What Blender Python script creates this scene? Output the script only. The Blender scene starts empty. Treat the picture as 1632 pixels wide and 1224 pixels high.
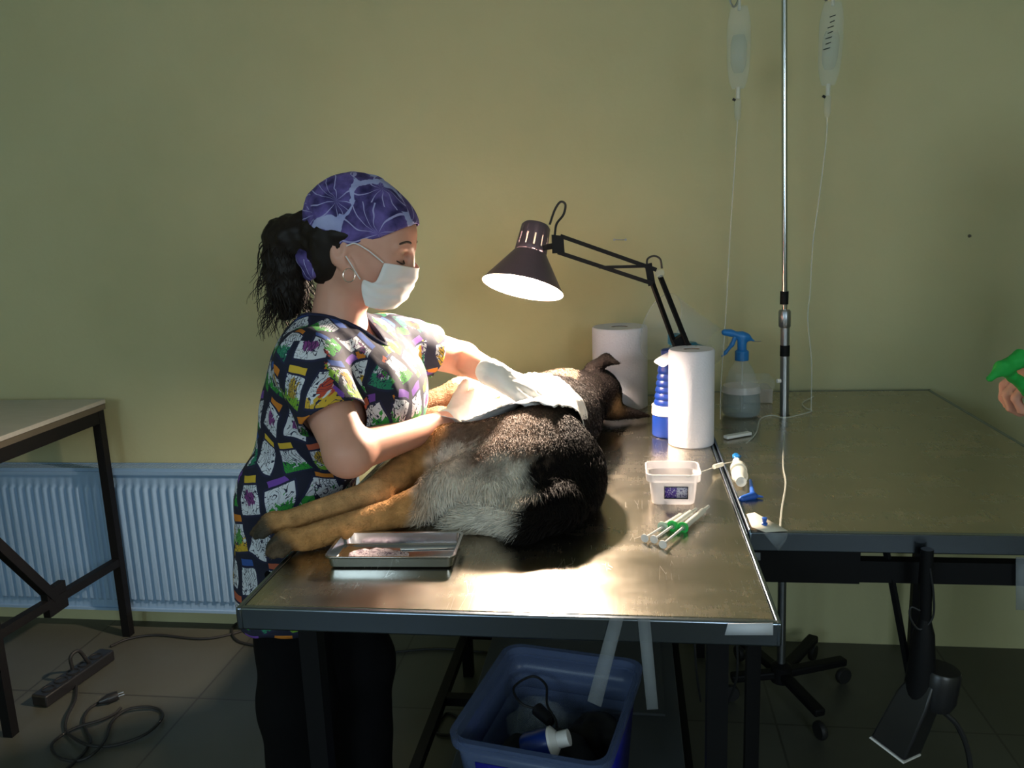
import bpy, bmesh, math, random
import numpy as np
from math import sin, cos, pi, radians, sqrt, atan2
from mathutils import Vector, Matrix, noise
random.seed(7); rng = np.random.default_rng(7)
SC = bpy.context.scene; COL = SC.collection

# ------------------------------------------------------------ camera
FPX = 1320.0; CH = 1.48
RM = (Matrix.Rotation(radians(8.1), 3, 'Z') @ Matrix.Rotation(radians(90-11.4), 3, 'X') @ Matrix.Rotation(radians(-2.2), 3, 'Z'))
cd = bpy.data.cameras.new('camera'); cam = bpy.data.objects.new('camera', cd); COL.objects.link(cam)
cam.matrix_world = Matrix.Translation((0, 0, CH)) @ RM.to_4x4()
cd.sensor_width = 36; cd.lens = FPX/1632*36; cd.clip_start = .02
SC.camera = cam
SC.view_settings.view_transform = 'Standard'; SC.view_settings.look = 'None'
SC.view_settings.gamma = 1; SC.view_settings.use_curve_mapping = False
SC.view_settings.exposure = 0.0
# ------------------------------------------------------------ light
w = bpy.data.worlds.new('world'); SC.world = w; w.use_nodes = True
w.node_tree.nodes['Background'].inputs[0].default_value = (.55, .72, 1, 1)
w.node_tree.nodes['Background'].inputs[1].default_value = .6
def area(name, loc, rot, sx, sy, power, color):
    l = bpy.data.lights.new(name, 'AREA'); l.shape = 'RECTANGLE'; l.size = sx; l.size_y = sy; l.energy = power; l.color = color
    o = bpy.data.objects.new(name, l); COL.objects.link(o); o.location = loc; o.rotation_euler = rot; return o
area('daylight_left_window', (-1.75, -2.56, 2.0), (radians(90), 0, 0), 1.3, 1.1, 40, (.62, .86, 1))
area('daylight_right_window', (1.7, -2.56, 2.0), (radians(90), 0, 0), 1.3, 1.1, 44, (.78, .94, 1))
BULB = 4200.0

# ------------------------------------------------------------ helpers
def at(x, y, z=None, Y=None, X=None):
    r = RM @ Vector(((x-816)/FPX, -(y-612)/FPX, -1))
    t = (z-CH)/r.z if z is not None else (Y/r.y if Y is not None else X/r.x)
    return Vector((0, 0, CH)) + r*t
def V(*a): return Vector(a)
def tag(o, label=None, cat=None, group=None, kind=None):
    if label: o['label'] = label
    if cat: o['category'] = cat
    if group: o['group'] = group
    if kind: o['kind'] = kind
    return o
def thing(name, label, cat, loc=(0, 0, 0), group=None):
    o = bpy.data.objects.new(name, None); COL.objects.link(o); o.location = loc; o.empty_display_size = .05
    return tag(o, label, cat, group)
def wloc(p):
    v = Vector((0, 0, 0))
    while p is not None: v = v + p.location; p = p.parent
    return v
def link(name, me, mat, parent=None, smooth=True):
    o = bpy.data.objects.new(name, me); COL.objects.link(o)
    if mat: me.materials.append(mat)
    if parent is not None:
        o.parent = parent; off = wloc(parent)
        me.transform(Matrix.Translation(-off))
    if smooth and len(me.polygons): me.polygons.foreach_set('use_smooth', [True]*len(me.polygons))
    return o
def mesh_from(name, v, f):
    me = bpy.data.meshes.new(name); me.from_pydata([tuple(map(float, p)) for p in v], [], [tuple(int(i) for i in q) for q in f]); me.update(); return me
def frame(d):
    d = Vector(d).normalized(); a = Vector((0, 0, 1)) if abs(d.z) < .9 else Vector((1, 0, 0))
    u = d.cross(a).normalized(); return u, d.cross(u).normalized()
class MB:
    """collects shapes, all in world coordinates, and links them as one mesh"""
    def __init__(s): s.v = []; s.f = []
    def add(s, v, f):
        n = len(s.v); s.v += [Vector(p) for p in v]; s.f += [tuple(i+n for i in q) for q in f]; return s
    def box(s, a, b, R=None, c=None):
        x0, y0, z0 = a; x1, y1, z1 = b
        v = [Vector(p) for p in ((x0, y0, z0), (x1, y0, z0), (x1, y1, z0), (x0, y1, z0), (x0, y0, z1), (x1, y0, z1), (x1, y1, z1), (x0, y1, z1))]
        if R is not None: v = [R @ p + Vector(c or (0, 0, 0)) for p in v]
        return s.add(v, [(3, 2, 1, 0), (4, 5, 6, 7), (0, 1, 5, 4), (1, 2, 6, 5), (2, 3, 7, 6), (3, 0, 4, 7)])
    def bar(s, p, q, w, h=None, up=(0, 0, 1)):
        p, q = Vector(p), Vector(q); d = (q-p).normalized(); up = Vector(up)
        if abs(d.dot(up)) > .98: up = Vector((1, 0, 0))
        u = d.cross(up).normalized(); n = u.cross(d); h = h or w; v = []
        for c in (p, q):
            for a, b in ((-1, -1), (1, -1), (1, 1), (-1, 1)): v.append(c + u*a*w/2 + n*b*h/2)
        return s.add(v, [(0, 1, 2, 3), (7, 6, 5, 4), (0, 4, 5, 1), (1, 5, 6, 2), (2, 6, 7, 3), (3, 7, 4, 0)])
    def tube(s, pts, r, n=10, cap=True):
        pts = [Vector(p) for p in pts]; R = r if isinstance(r, (list, tuple)) else [r]*len(pts)
        v = []; f = []; m = len(pts); u = None
        for i, p in enumerate(pts):
            d = (pts[min(i+1, m-1)] - pts[max(i-1, 0)]).normalized()
            if u is None: u, _ = frame(d)
            u = (u - d*u.dot(d)); u = u.normalized() if u.length > 1e-6 else frame(d)[0]
            w_ = d.cross(u)
            for k in range(n):
                a = 2*pi*k/n; v.append(p + (u*cos(a) + w_*sin(a))*R[i])
        for i in range(m-1):
            for k in range(n): f.append((i*n+k, i*n+(k+1) % n, (i+1)*n+(k+1) % n, (i+1)*n+k))
        if cap: f.append(tuple(range(n))[::-1]); f.append(tuple((m-1)*n+k for k in range(n)))
        return s.add(v, f)
    def lathe(s, prof, c=(0, 0, 0), axis=(0, 0, 1), n=32, sx=1, sy=1):
        ax = Vector(axis).normalized()
        if abs(ax.z) > .999: u, w_ = Vector((1, 0, 0)), Vector((0, 1, 0))*(1 if ax.z > 0 else -1)
        else: u, w_ = frame(ax)
        c = Vector(c); v = []; f = []
        for r, h in prof:
            for k in range(n):
                a = 2*pi*k/n; v.append(c + ax*h + u*(r*cos(a)*sx) + w_*(r*sin(a)*sy))
        for i in range(len(prof)-1):
            for k in range(n): f.append((i*n+k, i*n+(k+1) % n, (i+1)*n+(k+1) % n, (i+1)*n+k))
        if prof[0][0] > 1e-5: f.append(tuple(range(n))[::-1])
        if prof[-1][0] > 1e-5: f.append(tuple((len(prof)-1)*n+k for k in range(n)))
        return s.add(v, f)
    def grid(s, P):
        r, c = len(P), len(P[0]); v = [p for row in P for p in row]
        return s.add(v, [(i*c+j, i*c+j+1, (i+1)*c+j+1, (i+1)*c+j) for i in range(r-1) for j in range(c-1)])
    def build(s, name, mat, parent=None, bevel=0, smooth=None, solid=0, sub=0):
        me = mesh_from(name, s.v, s.f)
        bm = bmesh.new(); bm.from_mesh(me); bmesh.ops.remove_doubles(bm, verts=bm.verts, dist=1e-6)
        bmesh.ops.recalc_face_normals(bm, faces=bm.faces); bm.to_mesh(me); bm.free()
        o = link(name, me, mat, parent, smooth=True)
        if smooth is False: me.polygons.foreach_set('use_smooth', [False]*len(me.polygons))
        else: me.set_sharp_from_angle(angle=radians(38))
        if solid:
            m = o.modifiers.new('s', 'SOLIDIFY'); m.thickness = solid; m.offset = 0
        if bevel:
            m = o.modifiers.new('b', 'BEVEL'); m.width = bevel; m.segments = 3; m.limit_method = 'ANGLE'; m.angle_limit = radians(40)
        if sub:
            m = o.modifiers.new('u', 'SUBSURF'); m.levels = sub; m.render_levels = sub
        return o
def spline(pts, n=8):
    P = [Vector(p) for p in pts]; P = [P[0]*2-P[1]] + P + [P[-1]*2-P[-2]]; out = []
    for i in range(1, len(P)-2):
        for k in range(n):
            t = k/n; a, b, c, d = P[i-1:i+3]
            out.append(.5*((2*b)+(c-a)*t+(2*a-5*b+4*c-d)*t*t+(3*b-a-3*c+d)*t**3))
    return out + [P[-2]]

# implicit-surface modelling: smooth unions of round cones and ellipsoids, meshed by surface nets
class Sdf:
    def dist(s, P):
        return np.min([s.one(q, P[:, 0], P[:, 1], P[:, 2]) for q in s.p if q[6] > 0], axis=0)
    def __init__(s): s.p = []
    def cone(s, a, b, ra, rb=None, k=.02, op=1): s.p.append(('c', np.array(a, float), np.array(b, float), ra, rb if rb is not None else ra, k, op)); return s
    def ell(s, c, r, k=.02, op=1, R=None):
        s.p.append(('e', np.array(c, float), np.array(r, float), None if R is None else np.array(R), None, k, op)); return s
    def chain(s, pts, rs, k=.02):
        for i in range(len(pts)-1): s.cone(pts[i], pts[i+1], rs[i], rs[i+1], k)
        return s
    def one(s, q, X, Y, Z):
        if q[0] == 'c':
            _, a, b, ra, rb, k, op = q; d = b-a; L2 = max(float(d@d), 1e-12)
            px, py, pz = X-a[0], Y-a[1], Z-a[2]
            t = np.clip((px*d[0]+py*d[1]+pz*d[2])/L2, 0, 1)
            return np.sqrt((px-t*d[0])**2+(py-t*d[1])**2+(pz-t*d[2])**2) - (ra+(rb-ra)*t)
        _, c, r, R, _, k, op = q; px, py, pz = X-c[0], Y-c[1], Z-c[2]
        if R is not None:
            M = R.T; px, py, pz = M[0, 0]*px+M[0, 1]*py+M[0, 2]*pz, M[1, 0]*px+M[1, 1]*py+M[1, 2]*pz, M[2, 0]*px+M[2, 1]*py+M[2, 2]*pz
        k0 = np.sqrt((px/r[0])**2+(py/r[1])**2+(pz/r[2])**2); k1 = np.sqrt((px/r[0]**2)**2+(py/r[1]**2)**2+(pz/r[2]**2)**2)
        return k0*(k0-1)/np.maximum(k1, 1e-6)
    def bounds(s):
        lo = np.full(3, 1e9); hi = -lo
        for q in s.p:
            if q[6] < 0: continue
            l, h = s.pb(q); lo = np.minimum(lo, l); hi = np.maximum(hi, h)
        return lo, hi
    def pb(s, q):
        if q[0] == 'c': m = max(q[3], q[4]); return np.minimum(q[1], q[2])-m, np.maximum(q[1], q[2])+m
        m = q[2] if q[3] is None else np.full(3, q[2].max()); return q[1]-m, q[1]+m
    def mesh(s, res, infl=0., disp=None):
        lo, hi = s.bounds(); lo = lo-res*3-infl; hi = hi+res*3+infl
        n = np.ceil((hi-lo)/res).astype(int)+1
        ax = [lo[i]+res*np.arange(n[i]) for i in range(3)]
        F = np.full(n, .5, np.float32); mg = .05+infl
        for q in s.p:
            l, h = s.pb(q); l = l-mg; h = h+mg
            i0 = [max(0, int((l[i]-lo[i])/res)) for i in range(3)]; i1 = [min(n[i], int((h[i]-lo[i])/res)+2) for i in range(3)]
            X, Y, Z = np.meshgrid(*[ax[i][i0[i]:i1[i]] for i in range(3)], indexing='ij')
            d = s.one(q, X, Y, Z); sl = tuple(slice(i0[i], i1[i]) for i in range(3)); g = F[sl]; k = q[5]
            if q[6] > 0: hh = np.clip(.5+.5*(g-d)/k, 0, 1); F[sl] = g*(1-hh)+d*hh-k*hh*(1-hh)
            else: hh = np.clip(.5-.5*(g+d)/k, 0, 1); F[sl] = g*(1-hh)-d*hh+k*hh*(1-hh)
        F -= infl
        s.F, s.lo, s.res = F, lo, res
        I = F < 0; C8 = [(a, b, c) for a in (0, 1) for b in (0, 1) for c in (0, 1)]
        def sub(A, o): return A[o[0]:A.shape[0]-1+o[0], o[1]:A.shape[1]-1+o[1], o[2]:A.shape[2]-1+o[2]]
        cnt = sum(sub(I, o).astype(np.int8) for o in C8); act = (cnt > 0) & (cnt < 8)
        ids = np.full(act.shape, -1, np.int64); idx = np.argwhere(act); ids[act] = np.arange(len(idx))
        acc = np.zeros((len(idx), 3)); cn = np.zeros(len(idx))
        for a in range(8):
            for b in range(a+1, 8):
                A, B = C8[a], C8[b]; df = [B[i]-A[i] for i in range(3)]
                if sum(map(abs, df)) != 1: continue
                fa = F[idx[:, 0]+A[0], idx[:, 1]+A[1], idx[:, 2]+A[2]]; fb = F[idx[:, 0]+B[0], idx[:, 1]+B[1], idx[:, 2]+B[2]]
                m = (fa < 0) != (fb < 0); t = np.where(m, fa/np.where(m, fa-fb, 1), 0)
                acc += m[:, None]*(np.array(A)+t[:, None]*np.array(df)); cn += m
        v = lo+res*(idx+acc/cn[:, None]); faces = []
        for a in range(3):
            o1, o2 = [(1, 2), (2, 0), (0, 1)][a]
            s0 = [slice(1, -1)]*3; s0[a] = slice(0, -1); s1 = list(s0); s1[a] = slice(1, None)
            A = I[tuple(s0)]; B = I[tuple(s1)]; e = np.argwhere(A != B); inside = A[tuple(e.T)]; e = e+1; e[:, a] -= 1
            d1 = np.zeros(3, int); d1[o1] = 1; d2 = np.zeros(3, int); d2[o2] = 1
            g = lambda c: ids[c[:, 0], c[:, 1], c[:, 2]]
            q = np.stack([g(e-d1-d2), g(e-d2), g(e), g(e-d1)], 1)
            q[~inside] = q[~inside][:, ::-1]; faces.append(q)
        f = np.concatenate(faces); f = f[(f >= 0).all(1)]
        return v, f
    def obj(s, name, mat, parent, res=.005, infl=0., keep=None, disp=None, color=None, solid=0, sub=0, uv=False, floor=None):
        v, f = s.mesh(res, infl)
        if disp is not None:
            nrm = vnormals(v, f); v = v + nrm*disp(v, nrm)[:, None]
        if floor is not None: v[:, 2] = np.maximum(v[:, 2], floor)
        if keep is not None:
            c = v[f].mean(1); f = f[keep(c)]
            used = np.unique(f); mp = np.full(len(v), -1); mp[used] = np.arange(len(used)); v = v[used]; f = mp[f]
            e = np.concatenate([f[:, [0, 1]], f[:, [1, 2]], f[:, [2, 3]], f[:, [3, 0]]]); es = np.sort(e, 1); _, ix, cn = np.unique(es, axis=0, return_index=True, return_counts=True)
            b = es[ix[cn == 1]]
            for _ in range(8):
                a_ = np.zeros_like(v); k_ = np.zeros(len(v)); np.add.at(a_, b[:, 0], v[b[:, 1]]); np.add.at(a_, b[:, 1], v[b[:, 0]]); np.add.at(k_, b[:, 0], 1); np.add.at(k_, b[:, 1], 1)
                m_ = k_ == 2; v[m_] = v[m_]*.4+.6*a_[m_]/2
        me = np_mesh(name, v, f)
        if uv: box_uv(me, v, f)
        if color is not None: set_col(me, color(v))
        s.v, s.f = v, f
        o = link(name, me, mat, parent)
        if solid: m = o.modifiers.new('s', 'SOLIDIFY'); m.thickness = solid; m.offset = 0
        if sub: m = o.modifiers.new('u', 'SUBSURF'); m.levels = sub; m.render_levels = sub
        return o
def vnormals(v, f):
    a, b, c, d = (v[f[:, i]] for i in range(4)); n = np.cross(c-a, d-b); o = np.zeros_like(v)
    for i in range(4): np.add.at(o, f[:, i], n)
    return o/np.maximum(np.linalg.norm(o, axis=1), 1e-12)[:, None]
def np_mesh(name, v, f):
    me = bpy.data.meshes.new(name); f = np.asarray(f); nf, k = f.shape
    me.vertices.add(len(v)); me.vertices.foreach_set('co', np.asarray(v, np.float32).ravel())
    me.loops.add(nf*k); me.loops.foreach_set('vertex_index', f.astype(np.int32).ravel())
    me.polygons.add(nf); me.polygons.foreach_set('loop_start', np.arange(0, nf*k, k, dtype=np.int32))
    me.update(calc_edges=True); return me
def set_col(me, c):
    a = me.color_attributes.new('Col', 'FLOAT_COLOR', 'POINT'); c4 = np.ones((len(c), 4), np.float32); c4[:, :3] = c; a.data.foreach_set('color', c4.ravel())
def box_uv(me, v, f):
    p = v[f]; n = np.abs(np.cross(p[:, 2]-p[:, 0], p[:, 3]-p[:, 1])); n[:, 2] *= .8; n[:, 0] *= .75; k = n.argmax(1)
    u = np.where((k == 0)[:, None], p[:, :, 1]+.37, p[:, :, 0]); w_ = np.where((k == 2)[:, None], p[:, :, 1]+.2, p[:, :, 2])
    uv = np.stack([u, w_], 2).astype(np.float32); l = me.uv_layers.new(name='UVMap'); l.data.foreach_set('uv', uv.ravel())
def fbm(P, sc, seed=0, oct=3):
    out = np.zeros(len(P)); a = 1.
    for o in range(oct):
        q = P*sc+seed*7.3+o*11.1
        out += a*np.array([noise.noise(Vector(p)) for p in q]); a *= .5; sc = sc*2
    return out

# ------------------------------------------------------------ materials
class E:
    """small expression wrapper for shader math nodes"""
    def __init__(s, t, k): s.t, s.k = t, k
    def m(s, op, *a):
        n = s.t.nodes.new('ShaderNodeMath'); n.operation = op
        for i, x in enumerate((s,)+a):
            if isinstance(x, E): s.t.links.new(x.k, n.inputs[i])
            else: n.inputs[i].default_value = x
        return E(s.t, n.outputs[0])
    def __add__(s, o): return s.m('ADD', o)
    def __sub__(s, o): return s.m('SUBTRACT', o)
    def __mul__(s, o): return s.m('MULTIPLY', o)
    def __truediv__(s, o): return s.m('DIVIDE', o)
    __radd__ = __add__; __rmul__ = __mul__
    def __rsub__(s, o): return (s*-1)+o
    def lt(s, o): return s.m('LESS_THAN', o)
    def gt(s, o): return s.m('GREATER_THAN', o)
    def ab(s): return s.m('ABSOLUTE')
    def fl(s): return s.m('FLOOR')
    def fr(s): return s.m('FRACT')
    def mn(s, o): return s.m('MINIMUM', o)
    def mx(s, o): return s.m('MAXIMUM', o)
    def sn(s): return s.m('SINE')
    def cl(s): return s.mx(0.).mn(1.)
class Mat:
    def __init__(s, name, color=(.5, .5, .5), rough=.5, metal=0, **kw):
        s.m = bpy.data.materials.new(name); s.m.use_nodes = True; s.t = s.m.node_tree; s.b = s.t.nodes['Principled BSDF']
        s.set('Base Color', (*color, 1)); s.set('Roughness', rough); s.set('Metallic', metal)
        for k, v in kw.items(): s.set(k.replace('_', ' '), v)
    def set(s, k, v):
        i = s.b.inputs[k]
        if isinstance(v, E): s.t.links.new(v.k, i)
        elif hasattr(v, 'node'): s.t.links.new(v, i)
        else: i.default_value = v
        return s
    def node(s, typ, ins={}, **props):
        n = s.t.nodes.new(typ)
        for k, v in props.items(): setattr(n, k, v)
        for k, v in ins.items():
            if isinstance(v, E): s.t.links.new(v.k, n.inputs[k])
            elif hasattr(v, 'node'): s.t.links.new(v, n.inputs[k])
            else: n.inputs[k].default_value = v
        return n
    def obj(s): return s.node('ShaderNodeTexCoord').outputs['Object']
    def mapping(s, vec, scale=(1, 1, 1), rot=(0, 0, 0), loc=(0, 0, 0)): return s.node('ShaderNodeMapping', {'Vector': vec, 'Scale': scale, 'Rotation': rot, 'Location': loc}).outputs[0]
    def noise(s, vec, scale, detail=3, rough=.5, dist=0): return E(s.t, s.node('ShaderNodeTexNoise', {'Vector': vec, 'Scale': scale, 'Detail': detail, 'Roughness': rough, 'Distortion': dist}).outputs[0])
    def mix(s, f, a, b):
        n = s.node('ShaderNodeMix', data_type='RGBA')
        for i, x in ((0, f), (6, a), (7, b)):
            if isinstance(x, E): s.t.links.new(x.k, n.inputs[i])
            elif hasattr(x, 'node'): s.t.links.new(x, n.inputs[i])
            else: n.inputs[i].default_value = x if i == 0 else (*x, 1)
        return n.outputs[2]
    def ramp(s, f, stops):
        n = s.node('ShaderNodeValToRGB', {'Fac': f}); e = n.color_ramp.elements
        while len(e) < len(stops): e.new(.5)
        for q, (p, c) in zip(e, stops): q.position = p; q.color = (*c, 1)
        return n.outputs[0]
    def bump(s, h, st=.3, dist=.01):
        n = s.node('ShaderNodeBump', {'Height': h, 'Strength': st, 'Distance': dist}); s.t.links.new(n.outputs[0], s.b.inputs['Normal']); return s
M = {}
def mat(key, *a, **k): m = Mat(key, *a, **k); M[key] = m.m; return m

m = mat('wall_paint', rough=.75); c = m.obj()
f = m.noise(c, 1.3, 4); g = m.noise(c, 9, 3)
m.set('Base Color', m.ramp(f*.8+g*.2, [(.3, (.45, .44, .245)), (.5, (.49, .475, .27)), (.7, (.52, .505, .295))])); m.bump(m.noise(c, 55, 3), .15, .004)
m = mat('ceiling_paint', (.62, .62, .55), .9)
m = mat('floor_tile', rough=.45); c = m.obj()
br = m.node('ShaderNodeTexBrick', {'Vector': m.mapping(c, rot=(0, 0, radians(0)), loc=(.18, .15, 0)), 'Scale': 1.0, 'Mortar Size': .0035, 'Brick Width': .6, 'Row Height': .6, 'Color1': (.074, .078, .064, 1), 'Color2': (.066, .069, .056, 1), 'Mortar': (.03, .03, .026, 1)}, offset=0.0)
m.set('Base Color', m.mix(m.noise(c, 6, 5)*.5, br.outputs[0], (.055, .05, .038))); m.set('Roughness', m.noise(c, 4, 3)*.3+.3)
m = mat('steel', metal=1); c = m.obj()
n1 = m.noise(m.mapping(c, (3, 6, 3)), 2, 5, .6); n2 = m.noise(m.mapping(c, (60, 3, 60), rot=(0, 0, .5)), 3, 4, .7); n3 = m.noise(m.mapping(c, (4, 90, 4), rot=(0, 0, -.9)), 2, 3, .7)
vo = m.node('ShaderNodeTexVoronoi', {'Vector': m.mapping(c, (30, 3, 30), rot=(0, 0, .7)), 'Scale': 2.2}, feature='DISTANCE_TO_EDGE')
scr = E(m.t, vo.outputs[0]).lt(.0035)*m.noise(c, 9, 2).gt(.6)
m.set('Base Color', m.mix(scr, m.mix(n1, (.38, .335, .265), (.56, .50, .41)), (.75, .7, .6)))
m.set('Roughness', (n1*.18+n2*.06+.14+scr*.1)); m.bump(n3, .025, .002)
m = mat('steel_rim', (.22, .26, .32), .25, 1); m.bump(m.noise(m.obj(), 12, 3), .15, .004)
mat('chrome', (.62, .64, .68), .16, 1); mat('chrome_dull', (.35, .37, .40), .35, 1)
m = mat('black_metal', (.006, .006, .007), .55, Specular_IOR_Level=.15)
mat('black_plastic', (.014, .014, .016), .35); mat('black_rubber', (.01, .01, .011), .6)
mat('lamp_brown', (.15, .10, .12), .42, .1)
mat('lamp_white', (.9, .86, .8), .5)
m = mat('laminate', rough=.45); m.set('Base Color', m.mix(m.noise(m.mapping(m.obj(), (3, 20, 3)), 4, 4), (.36, .36, .33), (.5, .49, .45)))
mat('laminate_edge', (.10, .085, .06), .6)
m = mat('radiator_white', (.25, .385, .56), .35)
m = mat('paper', (.74, .74, .82), .9); m.bump(m.noise(m.obj(), 180, 2), .5, .0015)
mat('cardboard', (.22, .17, .13), .9)
m = mat('skin', rough=.5, Subsurface_Weight=.12, Subsurface_Scale=.01); m.set('Subsurface Radius', (1, .35, .2))
m.set('Base Color', m.mix(m.noise(m.obj(), 25, 4), (.62, .30, .215), (.72, .385, .28)))
mat('skin_dark', (.20, .10, .07), .5)
mat('hair_dark', (.014, .009, .007), .55, Specular_IOR_Level=.25); mat('brow', (.05, .028, .018), .8)
mat('trousers', (.004, .004, .005), .9, Specular_IOR_Level=.1)
m = mat('mask_cloth', (.84, .80, .80), .9, Subsurface_Weight=.1, Subsurface_Scale=.004); m.bump(m.noise(m.obj(), 60, 3), .25, .002)
m = mat('glove', (.86, .84, .80), .45); m.bump(m.noise(m.obj(), 45, 4), .5, .004)
m = mat('drape', (.86, .82, .80), .85); m.bump(m.noise(m.obj(), 16, 4), .5, .006)
mat('navy_cloth', (.012, .014, .045), .85); mat('silver', (.85, .82, .75), .2, 1)
m = mat('fur_skin', rough=.9, Specular_IOR_Level=.1); a = m.node('ShaderNodeAttribute', attribute_name='Col'); m.set('Base Color', a.outputs[0])
m.bump(m.noise(m.mapping(m.obj(), (1, .3, 1)), 160, 3), .6, .004)
m = mat('fur', rough=.7); a = m.node('ShaderNodeAttribute', attribute_name='Col'); m.set('Base Color', a.outputs[0]); m.set('Specular IOR Level', .12)
mat('pad', (.04, .038, .036), .8)
mat('blue_plastic', (.006, .026, .17), .3); mat('white_label', (.75, .70, .68), .7); mat('teal_plastic', (.01, .12, .20), .35)
mat('spray_blue', (.02, .22, .62), .3, Transmission_Weight=.25)
def clear(key, col, rough, alpha, ior=1.45):
    m = mat(key, col, rough, IOR=ior); m.set('Alpha', alpha); return m
clear('clear_plastic', (.75, .82, .84), .08, .16); clear('tub_plastic', (.80, .78, .80), .3, .45); clear('water', (.12, .20, .22), .04, .45)
clear('bag_plastic', (.62, .70, .68), .15, .16); clear('bag_fluid', (.30, .40, .36), .1, .22); clear('collar_plastic', (.75, .78, .72), .1, .15)
clear('bin_clear', (.12, .17, .33), .3, .55); clear('bin_blue', (.012, .015, .36), .35, .93); clear('tape_clear', (.30, .33, .36), .5, .4)
_t = M['bag_plastic']; _m = Mat.__new__(Mat); _m.m = _t; _m.t = _t.node_tree; _m.b = _t.node_tree.nodes['Principled BSDF']; _m.bump(_m.noise(_m.obj(), 40, 3), .8, .01)
clear('tubing', (.75, .78, .72), .3, .4); clear('syringe_clear', (.80, .82, .76), .25, .65)
mat('syringe_green', (.02, .48, .09), .35); mat('syringe_pale', (.42, .60, .48), .4); mat('white_plastic', (.78, .76, .74), .4)
mat('blue_clip', (.02, .10, .45), .35); mat('dark_cloth', (.02, .022, .025), .9); mat('grey_sheet', (.055, .065, .075), .8)
mat('tape_white', (.62, .64, .70), .6); mat('tape_cream', (.72, .66, .55), .6); mat('green_cloth', (.01, .36, .05), .75)
mat('bulb', (1, .95, .9), .3, Emission_Color=(1, .80, .62, 1), Emission_Strength=BULB)
mat('dark_hole', (.03, .02, .02), .9); mat('green_dark', (.015, .03, .02), .9)
mat('grey_leather', (.05, .05, .06), .6)

# scrub print: tilted jars with coloured lids, green leaves and dark bugs on navy
m = mat('scrub_print', rough=.85)
uv = m.node('ShaderNodeUVMap').outputs[0]; wob = m.noise(uv, 9, 2)
sp = m.node('ShaderNodeSeparateXYZ', {'Vector': uv}); U = E(m.t, sp.outputs[0])*15.5+(wob-.5)*.9; W = E(m.t, sp.outputs[1])*12.2+(wob-.5)*.5
row = W.fl(); U2 = U+(row*.5).fr()+(row*12.99).sn()*.2; colm = U2.fl()
def rnd(a, b): return ((colm*a+row*b).sn()*437.585).fr()
r1, r2, r3, r4 = rnd(12.98, 78.23), rnd(39.3, 11.13), rnd(7.77, 51.7), rnd(63.7, 27.1)
x = (U2.fr()-.5); y = (W.fr()-.5); ang = (r1-.5)*1.1
x, y = x-ang*y, y+ang*x*.7
body = (x.ab()*1.0).mx(0.)-(.41-(y+.1).mx(0.)*(r2*.35)); bd = body.mx((y+.08).ab()-.36)
jar = bd.lt(0.); outline = bd.ab().lt(.028)
lid = ((x.ab()-.27).mx((y-.37).ab()-.10)).lt(0.)
cc = m.node('ShaderNodeCombineXYZ', {0: U2, 1: W, 2: r1*5}).outputs[0]
nb = m.noise(cc, 3.2, 4, .6, 1.5); nf = m.noise(cc, 3.4, 1, .5, 2)
leaf = (y+.16+(nb-.5)*1.2).lt(0.)*jar*r3.gt(.25)
blob = (x*x*5+(y+.02)*(y+.02)*7+(nb-.5)*1.3).lt(.22)*jar*r4.gt(.45)
bug = ((nf-.5).ab().lt(.022))*jar
legs = ((x*3+(y*9).sn()*.25)*22).sn().gt(.82)*((x*x+y*y).lt(.08))*jar*r2.gt(.4)
lidc = m.ramp(r2, [(0, (.17, .06, .40)), (.3, (.60, .20, .02)), (.5, (.68, .45, .04)), (.72, (.03, .09, .35)), (.9, (.45, .10, .05))])
leafc = m.ramp(r4, [(0, (.03, .30, .04)), (.45, (.20, .42, .03)), (.7, (.02, .22, .12)), (.85, (.60, .38, .03))])
blobc = m.ramp(r3, [(0, (.20, .04, .20)), (.35, (.50, .32, .03)), (.6, (.10, .35, .05)), (.85, (.50, .06, .03))])
for q in (lidc, leafc, blobc): q.node.color_ramp.interpolation = 'CONSTANT'
colr = m.mix(lid, (.008, .010, .030), lidc)
colr = m.mix(jar, colr, (.66, .69, .76)); colr = m.mix(leaf, colr, leafc); colr = m.mix(blob, colr, blobc)
colr = m.mix((bug+legs+outline).cl(), colr, (.012, .014, .05)); m.set('Base Color', colr); m.bump(m.noise(uv, 30, 3), .3, .004)
# head scarf print: dark violet leaves with pale veins on lilac
m = mat('scarf_print', rough=.8); c = m.obj(); wv = m.node('ShaderNodeVectorMath', {0: c, 1: m.node('ShaderNodeTexNoise', {'Vector': c, 'Scale': 14.0}).outputs[1]}, operation='ADD')
sc_ = m.node('ShaderNodeVectorMath', {0: m.node('ShaderNodeTexNoise', {'Vector': c, 'Scale': 12.0, 'Detail': 2.0}).outputs[1]}, operation='SCALE'); sc_.inputs['Scale'].default_value = .045
pv = m.node('ShaderNodeVectorMath', {0: c, 1: sc_.outputs[0]}, operation='ADD').outputs[0]
v1 = m.node('ShaderNodeTexVoronoi', {'Vector': pv, 'Scale': 10.5}); d1 = E(m.t, v1.outputs['Distance'])
loc = m.node('ShaderNodeVectorMath', {0: pv, 1: v1.outputs['Position']}, operation='SUBTRACT').outputs[0]
ls = m.node('ShaderNodeSeparateXYZ', {'Vector': loc}); lx, ly, lz = (E(m.t, ls.outputs[i]) for i in range(3))
th = (lz+lx*.3).m('ARCTAN2', lx+ly*.4)
vein = ((th*5.5+d1*4).sn().ab().lt(.16))*d1.gt(.03)
shade = m.noise(pv, 30, 4)
leafm = (d1+(th*3).sn()*.06+(shade-.5)*.25).lt(.72)
colr = m.mix(leafm, m.mix(shade, (.22, .24, .52), (.50, .52, .80)), m.mix((shade*2.4-.75).cl(), (.014, .008, .075), (.17, .12, .42)))
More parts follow.
